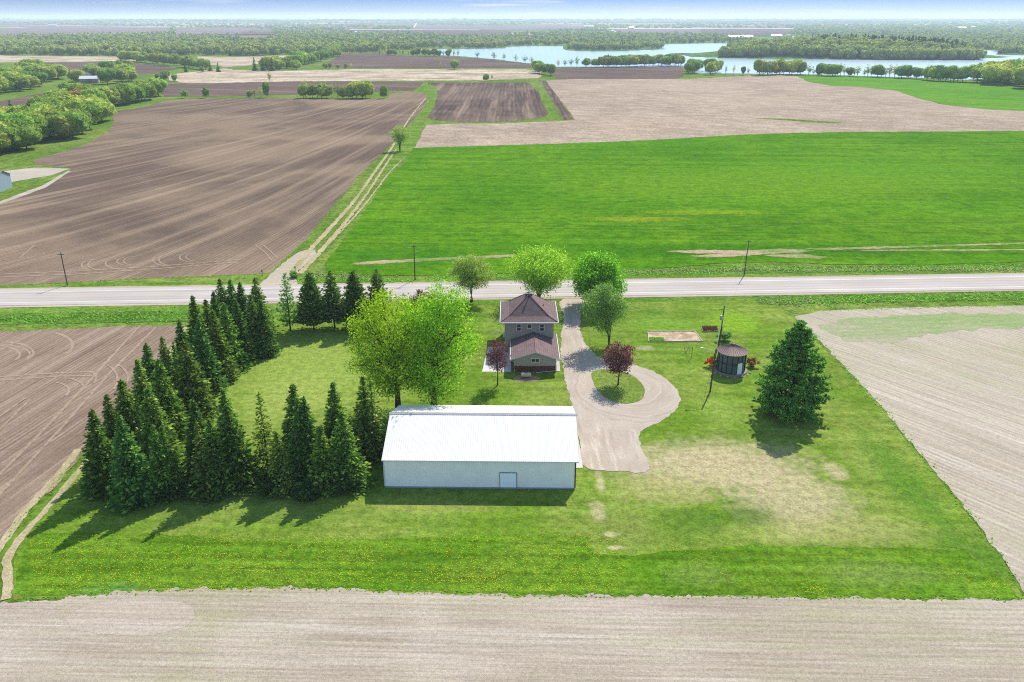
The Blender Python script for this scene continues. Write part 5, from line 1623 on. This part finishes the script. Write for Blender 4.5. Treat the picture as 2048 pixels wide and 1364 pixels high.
m = MB(); m.lathe([(2.42, 0.26), (2.42, 2.25)], 3, 0, (0, 0), aD - 0.02, aD + 0.36); d = m.build('door', plain('pale_door', S(230, 230, 228, 1.8), 0.6, 0.3, 0.03), crib)
m = MB(); m.tube([(2.47 * math.cos(aD + 0.04), 2.47 * math.sin(aD + 0.04), 1.05), (2.47 * math.cos(aD + 0.04), 2.47 * math.sin(aD + 0.04), 1.22)], 0.03, 6); m.build('handle', M_brown, d)
m = MB(); m.lathe([(0.0, 0.26), (2.75, 0.25), (2.8, 0.0)], 36); m.build('floor_slab', plain('slab_concrete', S(170, 158, 150), 0.9, 0.1, 0.12, 1.5), crib)
m = MB()
rs = np.random.RandomState(4)
cxs, cys = ground(1432, 748)
stonem = plain('field_stone', S(196, 168, 146), 0.9, 0.1, 0.2, 3)
for k in range(9):
    m = MB()
    r_ = rs.uniform(0.16, 0.34)
    m.lathe([(0.0, -0.02), (r_ * 0.9, 0.0), (r_, r_ * 0.35), (r_ * 0.7, r_ * 0.7), (0.0, r_ * 0.8)], 7)
    t_ = math.pi * (0.9 + 0.12 * k)
    o = m.build('edging_stone', stonem, None, (cx_ + 3.25 * math.cos(t_), cy_ + 3.1 * math.sin(t_), 0.02)); o.rotation_euler = (0, 0, k)
    tag(o, 'tan field stone of the rough edging round the left of the crib', 'stone', 'edging stones by the crib')

# ------------------------------------------------------------------ poles, lamp and wires
M_pole = plain('pole_wood', S(116, 100, 88), 0.9, 0.1, 0.18, 3)
M_wire = plain('wire', S(150, 156, 156), 0.5, 0.4)
M_lampm = plain('lamp_metal', S(226, 230, 232), 0.5, 0.4, 0.04)
def pole(base, top, label, arm=True, lean=0.0, r=0.14):
    X, Y = ground(*base)
    h = height(top, Y)
    t = thing('utility_pole', label, 'utility pole', (X, Y, 0))
    m = MB(); m.tube([(0, 0, -0.1), (lean * 0.5, 0, h * 0.5), (lean, 0, h)], [r, r * 0.85, r * 0.68], 8); m.build('pole', M_pole, t)
    if arm:
        m = MB(); m.box(lean - 0.75, lean + 0.75, -0.16, -0.06, h - 0.45, h - 0.31); m.build('crossarm', M_pole, t)
        for dx in (-0.65, 0.65):
            m = MB(); m.tube([(lean + dx, -0.11, h - 0.31), (lean + dx, -0.11, h - 0.08)], 0.05, 6); m.build('insulator', M_lampm, t)
    return X, Y, h, t
pole((135, 571), 505, 'utility pole on the far side of the road at the left by the ploughed field')
pole((830, 560), 490, 'utility pole on the far verge in front of the green crop left of the trees', lean=0.1)
pr = pole((1488, 551), 480, 'utility pole on the far verge right of the drive by the bare strip', lean=0.25)
pb = pole((1437, 693), 612, 'tall pole behind the crib carrying a grey transformer', False, 0.35, 0.16)
hb = pb[2]
m = MB(); m.lathe([(0.0, 0.9), (0.2, 0.88), (0.24, 0.8), (0.24, 0.05), (0.0, 0.0)], 14); o = m.build('transformer', plain('transformer_grey', S(196, 202, 206), 0.5, 0.4), pb[3], (-0.1, -0.35, hb - 2.6))
m = MB(); m.box(-0.55, 0.1, -0.05, 0.05, hb - 0.7, hb - 0.6); m.build('crossarm', M_pole, pb[3])
m = MB(); m.box(0.05, 0.32, -0.25, -0.05, hb * 0.40, hb * 0.50); m.build('meter_box', plain('meter_dark', S(60, 60, 60)), pb[3])
pl = pole((1420, 784), 697, 'yard light pole with white curved lamp arm beside the drive loop', False, 0.3, 0.15)
hl = pl[2]
m = MB(); m.tube([(0.25, -0.1, hl - 0.75), (-0.5, -0.1, hl - 0.3), (-1.2, -0.1, hl + 0.02), (-1.8, -0.1, hl + 0.14)], 0.045, 6)
arm = m.build('lamp_arm', M_lampm, pl[3])
m = MB(); m.lathe([(0.0, 0.14), (0.16, 0.11), (0.22, 0.0), (0.12, -0.1), (0.0, -0.12)], 12); o = m.build('lamp_head', M_lampm, arm, (-2.0, -0.1, hl + 0.14)); o.scale = (1.5, 0.8, 0.8)
m = MB(); m.box(-0.22, 0.02, -0.30, -0.10, 1.2, 1.9); m.build('meter_box', plain('meter_grey', S(150, 152, 150)), pl[3])
m = MB(); m.box(-0.05, 0.14, -0.28, -0.12, 2.1, 2.5); m.build('switch_box', plain('meter_grey2', S(120, 122, 120)), pl[3])
def wire(p0, p1, sag, label, r=0.012):
    p0, p1 = Vector(p0), Vector(p1)
    m = MB()
    pts = []
    for k in range(13):
        t = k / 12
        p = p0.lerp(p1, t); p.z -= sag * 4 * t * (1 - t)
        pts.append(p)
    m.tube([p - p0 for p in pts], r, 5)
    return tag(m.build('wire', M_wire, None, p0), label, 'wire')
wire((pb[0] + 0.3, pb[1], hb - 0.2), (pr[0] + 0.2, pr[1], pr[2] - 0.4), 1.2, 'thin wire running from the transformer pole across the road')
wire((pb[0] + 0.3, pb[1], hb - 1.6), (pl[0] + 0.25, pl[1], hl - 0.15), 0.25, 'thick cable from the transformer pole down to the yard light pole', 0.022)
wire((pl[0] + 0.25, pl[1], hl - 0.4), (cx_ - 1.9, cy_ - 1.5, He - 0.2), 0.2, 'short cable from the yard light pole to the crib', 0.014)

# clothes line
M_iron = plain('rusty_iron', S(150, 120, 90), 0.7, 0.3)
def lpost(px, py, label):
    X, Y = ground(px, py)
    t = thing('clothes_post', label, 'clothes post', (X, Y, 0), 0)
    m = MB(); m.tube([(0, 0, -0.1), (0, 0, 2.15)], 0.05, 8); m.build('post', M_iron, t)
    m = MB(); m.tube([(0, -0.75, 2.05), (0, 0.75, 2.2)], 0.04, 8); m.build('crossbar', M_iron, t)
    return X, Y
a = lpost(1383, 716, 'iron T-shaped clothes line post on the lawn left of the crib')
c = lpost(1222, 720, 'iron clothes line post half hidden behind the purple tree')
for k, dy in enumerate((-0.7, -0.25, 0.25, 0.7)):
    wire((a[0], a[1] + dy, 2.15), (c[0], c[1] + dy, 2.15), 0.12, ('nearest', 'second nearest', 'third nearest', 'farthest')[k] + ' of the four white clothes lines strung over the lawn', 0.008)
m = MB()
X, Y = ground(1372, 706)
m.tube([(0, 0, 0), (-0.45, -0.2, 1.2), (-0.2, -0.4, 0.05)], 0.03, 6); m.tube([(0, 0, 0), (0.4, 0, 1.1), (0.5, -0.4, 0.6)], 0.03, 6); m.tube([(-0.45, -0.2, 1.2), (0.4, 0, 1.1)], 0.03, 6)
tag(m.build('swing_frame', M_iron, None, (X, Y, 0.02)), 'small dark metal frame on the lawn beside the clothes post', 'metal frame')

# garden beds
gp = [ground(1298, 684), ground(1404, 683.5), ground(1390, 664), ground(1296, 664)]
bed = thing('garden_bed', 'bare rectangular vegetable bed with wood edging on the lawn', 'garden bed', (gp[0][0], gp[0][1], 0.02))
o_ = Vector((*gp[0], 0.0))
L_ = [Vector((*p, 0.0)) - o_ for p in gp]
M_bed = soil('garden_soil', S(222, 196, 166), S(232, 210, 184), S(170, 140, 110), rot=R(-88), row=0.6, row_amt=0.12, streak=(0.1, 1.0), fine=3, fine_amt=0.3, patch=0.5)
m = MB(); m.face([(p.x, p.y, 0.10) for p in L_]); m.build('soil', M_bed, bed)
m = MB()
for k in range(4):
    p, q = L_[k], L_[(k + 1) % 4]
    d = (q - p).normalized(); nn = Vector((d.y, -d.x, 0)) * 0.1
    m.prism([(p.x, p.y), (q.x, q.y), (q.x + nn.x, q.y + nn.y), (p.x + nn.x, p.y + nn.y)], 0, 0.2)
m.build('edging', plain('pale_timber', S(226, 208, 180), 0.8, 0.1), bed)
rs = np.random.RandomState(8)
pts = []
for row_ in range(5):
    for k in range(26):
        t = 0.03 + 0.27 * k / 26
        p = L_[0].lerp(L_[1], t) + Vector((0, 0.25 + row_ * 0.32, 0))
        for _ in range(14):
            pts.append((p.x + rs.normal() * 0.06, p.y + rs.normal() * 0.06, 0.16 + abs(rs.normal()) * 0.10))
q = cards(rs, np.array(pts), np.full(len(pts), 0.09))
link(bpy.data.objects.new('seedlings', np_mesh('seedlings', q, 4, L_deep)), bed)
gp = [ground(1406, 664), ground(1436, 663), ground(1433, 656.5), ground(1404, 657)]
bed = thing('flower_bed', 'small edged flower bed with dry reddish stems behind the transformer pole', 'flower bed', (gp[0][0], gp[0][1], 0.02))
o_ = Vector((*gp[0], 0)); L_ = [Vector((*p, 0)) - o_ for p in gp]
m = MB(); m.face([(p.x, p.y, 0.10) for p in L_]); m.build('soil', M_bed, bed)
m = MB()
for k in range(4):
    p, q = L_[k], L_[(k + 1) % 4]
    d = (q - p).normalized(); nn = Vector((d.y, -d.x, 0)) * 0.12
    m.prism([(p.x, p.y), (q.x, q.y), (q.x + nn.x, q.y + nn.y), (p.x + nn.x, p.y + nn.y)], 0, 0.2)
m.build('edging', plain('tan_stone_edge', S(210, 190, 164), 0.8, 0.1), bed)
pts = []
for k in range(1500):
    a_, b_ = rs.rand(), rs.rand()
    p = L_[0].lerp(L_[1], a_).lerp(L_[3].lerp(L_[2], a_), b_)
    pts.append((p.x, p.y, 0.12 + rs.rand() * 0.45))
q = cards(rs, np.array(pts), np.full(len(pts), 0.10), 0, np.repeat(np.array([[0, 0, 1.0]]), len(pts), 0))
link(bpy.data.objects.new('stems', np_mesh('stems', q, 4, leaf_mat('dry_red_stems', S(120, 84, 60), S(144, 100, 70), S(110, 110, 60), 0.2, 0.02))), bed)
# field markers at the track entrance and mail post
for px, py, lb in ((525, 552, 'grey marker post at the left corner of the farm track entrance'), (591, 545, 'dark marker post beside the shrub at the farm track entrance')):
    m = MB(); m.tube([(0, 0, -0.1), (0, 0, 1.5)], 0.06, 6); m.box(-0.16, 0.16, -0.08, -0.05, 1.0, 1.5)
    tag(m.build('marker_post', plain('post_grey', S(120, 116, 110)), None, (*ground(px, py), 0.02)), lb, 'marker post')

# ------------------------------------------------------------------ far buildings
M_farwhite = plain('far_white_steel', S(245, 245, 245), 0.5, 0.3, 0.03)
M_fargrey = plain('far_grey_roof', S(150, 146, 150), 0.8, 0.2, 0.05)
M_fartan = plain('far_tan_wall', S(190, 176, 160), 0.8, 0.2, 0.05)
def farhouse(name, px, py, w, d, hw, hr, rz, label, cat, wm, rm, windows=True):
    X, Y = ground(px, py)
    t = thing(name, label, cat, (X, Y, land(X, Y)), rz)
    m = MB()
    m.box(-w / 2, w / 2, -d / 2, d / 2, -0.3, hw)
    m.face([(-w / 2, -d / 2, hw), (-w / 2, d / 2, hw), (-w / 2, 0, hw + hr - 0.05)]); m.face([(w / 2, -d / 2, hw), (w / 2, d / 2, hw), (w / 2, 0, hw + hr - 0.05)])
    m.build('wall', wm, t)
    m = MB(); e = 0.4; k = hr / (d / 2)
    for s in (-1, 1):
        m.face([(-w / 2 - e, s * (d / 2 + e), hw - e * k + 0.05), (w / 2 + e, s * (d / 2 + e), hw - e * k + 0.05), (w / 2 + e, 0, hw + hr + 0.05), (-w / 2 - e, 0, hw + hr + 0.05)])
    m.build('roof', rm, t)
    if windows:
        for xx in (-w * 0.3, 0.0, w * 0.3):
            m = MB(); m.box(xx - 0.7, xx + 0.7, -d / 2 - 0.05, -d / 2 - 0.004, 1.0, min(hw - 0.4, 2.2)); m.build('window', M_glass, t)
    else:
        m = MB(); m.box(-w * 0.15, w * 0.15, -d / 2 - 0.06, -d / 2 - 0.004, 0.1, min(hw - 0.6, 4)); m.build('door', M_fargrey, t)
    return t
farhouse('farm_shed', 181, 166, 16, 10, 4.2, 2.2, 0.25, 'small pale shed with white roof beside the wooded clump at the left', 'shed', M_fartan, M_farwhite, False)
farhouse('farm_house', 168, 161, 16, 9, 4.0, 3.0, 0.1, 'grey-roofed house half hidden behind the small pale shed', 'house', M_fargrey, M_fargrey)
M_bluesteel = plain('blue_grey_steel', S(170, 186, 196), 0.5, 0.3, 0.05)
X, Y = ground(-6, 380)
farhouse('steel_shed', -34, 381, 15, 11, 4.6, 2.0, 0.12, 'blue-grey steel shed cut by the left frame edge beside the gravel yard', 'shed', M_bluesteel, M_fargrey, False)
for args in (('far_barn', 106, 54.6, 60, 26, 7, 5, 0, 'white barn roof far off in the upper left fields', 'barn', M_farwhite, M_farwhite, False),
             ('far_barn', 360, 78, 60, 20, 5, 4, 0.1, 'long grey-white farm building in the left belt of woods', 'barn', M_farwhite, M_fargrey, False),
             ('far_barn', 474, 90, 44, 16, 5, 4, 0.05, 'long low pale roof among the trees of the left woods', 'barn', M_farwhite, M_farwhite, False),
             ('far_barn', 720, 68, 40, 20, 6, 5, 0.4, 'white farm building at the far road bend in the middle distance', 'barn', M_farwhite, M_farwhite, False),
             ('far_barn', 1177, 56.5, 62, 24, 9, 4, 0, 'large bright white barn beyond the lake in the centre', 'barn', M_farwhite, M_farwhite, False),
             ('far_barn', 1262, 59, 30, 20, 8, 6, 0.3, 'small white farm building at the field edge right of the large bright barn', 'barn', M_farwhite, M_farwhite, False),
             ('far_barn', 1480, 79, 70, 22, 7, 5, 0, 'wide white roof on the far shore above the left end of the island', 'barn', M_farwhite, M_farwhite, False),
             ('far_barn', 1552, 75, 34, 16, 6, 4, 0, 'small pale roof right of the wide white one beyond the island', 'barn', M_farwhite, M_farwhite, False),
             ('far_barn', 1922, 60, 46, 22, 8, 5, 0, 'white farm building in the woods at the upper right', 'barn', M_farwhite, M_farwhite, False),
             ('far_barn', 1946, 58.5, 36, 20, 7, 5, 0.2, 'smaller white farm building beside the one in the upper right woods', 'barn', M_farwhite, M_farwhite, False),
             ('lake_house', 884, 90, 22, 11, 5, 4, 0.2, 'pale house on the far shore left of a dark conifer', 'house', M_farwhite, M_fargrey),
             ('lake_house', 1177, 97.5, 26, 11, 5.5, 4, -0.1, 'grey lakeside house at the left of the peninsula', 'house', M_fartan, M_fargrey),
             ('lake_house', 1214, 98.3, 20, 11, 5, 4, 0.3, 'white-gabled lakeside house in the middle of the peninsula', 'house', M_farwhite, M_fargrey),
             ('lake_house', 1270, 97, 22, 10, 5, 4, 0.0, 'low brown lakeside house at the right of the peninsula', 'house', M_fargrey, M_fargrey),
             ('lake_house', 2030, 106, 26, 12, 5, 4, 0.1, 'dark-roofed lakeside house on the point at the right frame edge', 'house', M_fargrey, M_fargrey),
             ('far_barn', 1590, 80, 24, 14, 5, 4, 0.0, 'small grey roof above the island trees', 'barn', M_fartan, M_farwhite, False)):
    farhouse(*args)
for i, px in enumerate((1884, 1895, 1908, 1915)):
    farhouse('far_cottage', px, 75 + 0.4 * (i % 2), 16, 10, 5, 3, 0.1 * i, ('leftmost', 'second', 'third', 'rightmost')[i] + ' of the four white cottages in a row in the right woods', 'cottage', M_farwhite, M_farwhite)
for px, py, lb in ((1217, 101.6, 'white boat lift at the shore of the peninsula'), (1326, 99, 'white dock with boat at the tip of the peninsula'), (1580, 116.6, 'small white dock on the island shore'), (935, 97.6, 'white dock on the far shore at the left end of the lake')):
    m = MB(); m.box(-6, 6, -2, 2, 0.9, 1.3); m.box(-4, 4, -1.6, 1.6, 2.6, 3.0)
    for xx in (-3.8, 3.8):
        m.box(xx - 0.15, xx + 0.15, -0.15, 0.15, 0.2, 2.6)
    tag(m.build('boat_dock', M_farwhite, None, (*ground(px, py), 0.3)), lb, 'dock')

# ------------------------------------------------------------------ grass tufts and dandelions
gr = np.random.RandomState(21)
def tufts(name, label, lines, n, h, spread, cols, cat='grass'):
    P = []
    for (pts, w) in lines:
        pp = densify([Vector(ground(*p)) for p in pts], False, 0, 0.5)
        for _ in range(int(n * len(pp))):
            p = pp[gr.randint(len(pp))]
            P.append((p.x + gr.normal() * w + gr.uniform(-0.4, 0.4), p.y + gr.normal() * w))
    P = np.array(P)
    k = len(P)
    B = []
    for b_ in range(3):
        a = gr.uniform(0, 6.28, k)
        hh = h * gr.uniform(0.4, 1.3, k)
        wd = 0.10 + 0.12 * gr.rand(k)
        lean = gr.normal(size=(k, 2)) * 0.35 * hh[:, None]
        q = np.zeros((k, 3, 3))
        q[:, 0, :2] = P - np.c_[np.cos(a), np.sin(a)] * wd[:, None]
        q[:, 1, :2] = P + np.c_[np.cos(a), np.sin(a)] * wd[:, None]
        q[:, 2, :2] = P + lean
        q[:, 2, 2] = hh
        q[:, :, 2] += 0.02
        B.append(q.reshape(-1, 3))
    o = bpy.data.objects.new(name, np_mesh(name, np.vstack(B), 3, cols))
    COL.objects.link(o)
    return tag(o, label, cat, kind='stuff')
L_turf = leaf_mat('grass_blades', S(84, 132, 30), S(104, 150, 40), S(140, 166, 76), 0.5, 0.02, k=3.2)
L_straw = leaf_mat('straw_blades', S(120, 150, 70), S(160, 164, 104), S(196, 186, 140), 0.5, 0.02, k=1.9)
tufts('edge_grass', 'ragged grass along the edges of the yard and near fields', [([(40, 1198), (280, 1183), (520, 1174), (1000, 1190), (1500, 1194), (2046, 1198)], 0.22), ([(2046, 1190), (2000, 1108), (1905, 985), (1755, 805), (1640, 682), (1590, 634)], 0.25),
      ([(1640, 622), (2048, 611)], 0.3), ([(0, 664), (150, 658), (372, 649)], 0.3), ([(168, 905), (120, 962), (60, 1022), (0, 1088)], 0.16), ([(545, 545), (612, 480), (690, 388)], 0.4), ([(0, 572), (260, 558), (520, 549)], 0.3), ([(700, 552), (830, 551), (1240, 541)], 0.5)], 1.8, 0.15, 0.3, L_turf)
tufts('ditch_grass', 'long rough grass in the roadside ditches', [([(0, 640), (370, 630)], 2.0), ([(1560, 604), (2048, 592)], 1.6), ([(1440, 536), (1660, 540), (2048, 536)], 1.2), ([(860, 556), (1440, 545)], 1.0), ([(600, 560), (820, 562)], 1.2)], 8, 0.34, 0.8, L_turf)
tufts('straw_grass', 'pale dry grass on the far verge', [([(1240, 546), (1440, 540), (2048, 540)], 0.9), ([(620, 552), (760, 556)], 1.4), ([(1540, 606), (1640, 604)], 1.2)], 6, 0.4, 0.8, L_straw)
# dandelions
P = []
while len(P) < 6200:
    x, y = gr.uniform(60, 1560), gr.uniform(1070, 1184)
    if x > 1250 and gr.rand() < 0.85: continue
    X, Y = ground(x, y)
    d = mnoise.noise(Vector((X * 0.12, Y * 0.35, 2.0))) + 0.5 * mnoise.noise(Vector((X * 0.5, Y * 0.9, 8.0)))
    if gr.rand() < 0.3 + d * 0.55:
        P.append((X, Y))
for cx0, cy0, nn_ in ((1625, 1178, 90), (1990, 1172, 70), (1900, 1150, 40)):
    for _ in range(nn_):
        X, Y = ground(cx0 + gr.normal() * 22, cy0 + gr.normal() * 6); P.append((X, Y))
P = np.array(P); k = len(P)
s = gr.uniform(0.028, 0.048, k)[:, None]
q = np.zeros((k, 4, 3)); a = gr.uniform(0, 6.28, k)
for j in range(4):
    q[:, j, :2] = P + np.c_[np.cos(a + j * 1.5708), np.sin(a + j * 1.5708)] * s
q[:, :, 2] = gr.uniform(0.08, 0.16, k)[:, None]
o = bpy.data.objects.new('dandelions', np_mesh('dandelions', q.reshape(-1, 3), 4, leaf_mat('dandelion_yellow', S(222, 206, 30), S(240, 224, 50), S(206, 196, 50), 0.2, 0.02)))
COL.objects.link(o); tag(o, 'yellow dandelions scattered over the front grass strip', 'flowers', kind='stuff')

# ------------------------------------------------------------------ haze
hz = bpy.data.materials.new('haze_air')
hz.use_nodes = True
ht = hz.node_tree; ht.nodes.clear()
ho = ht.nodes.new('ShaderNodeOutputMaterial'); hv = ht.nodes.new('ShaderNodeVolumePrincipled')
hv.inputs['Color'].default_value = (0.74, 0.87, 1.0, 1)
hv.inputs['Density'].default_value = 0.88e-4
hv.inputs['Anisotropy'].default_value = 0.1
ht.links.new(hv.outputs[0], ho.inputs['Volume'])
m = MB(); m.box(-15000, 15000, -300, 17000, -1.2, 110)
tag(m.build('haze', hz), kind='stuff', label='pale blue summer haze over the land', cat='haze')
SC.cycles.volume_bounces = 1
SC.cycles.max_bounces = 6
SC.cycles.transparent_max_bounces = 4
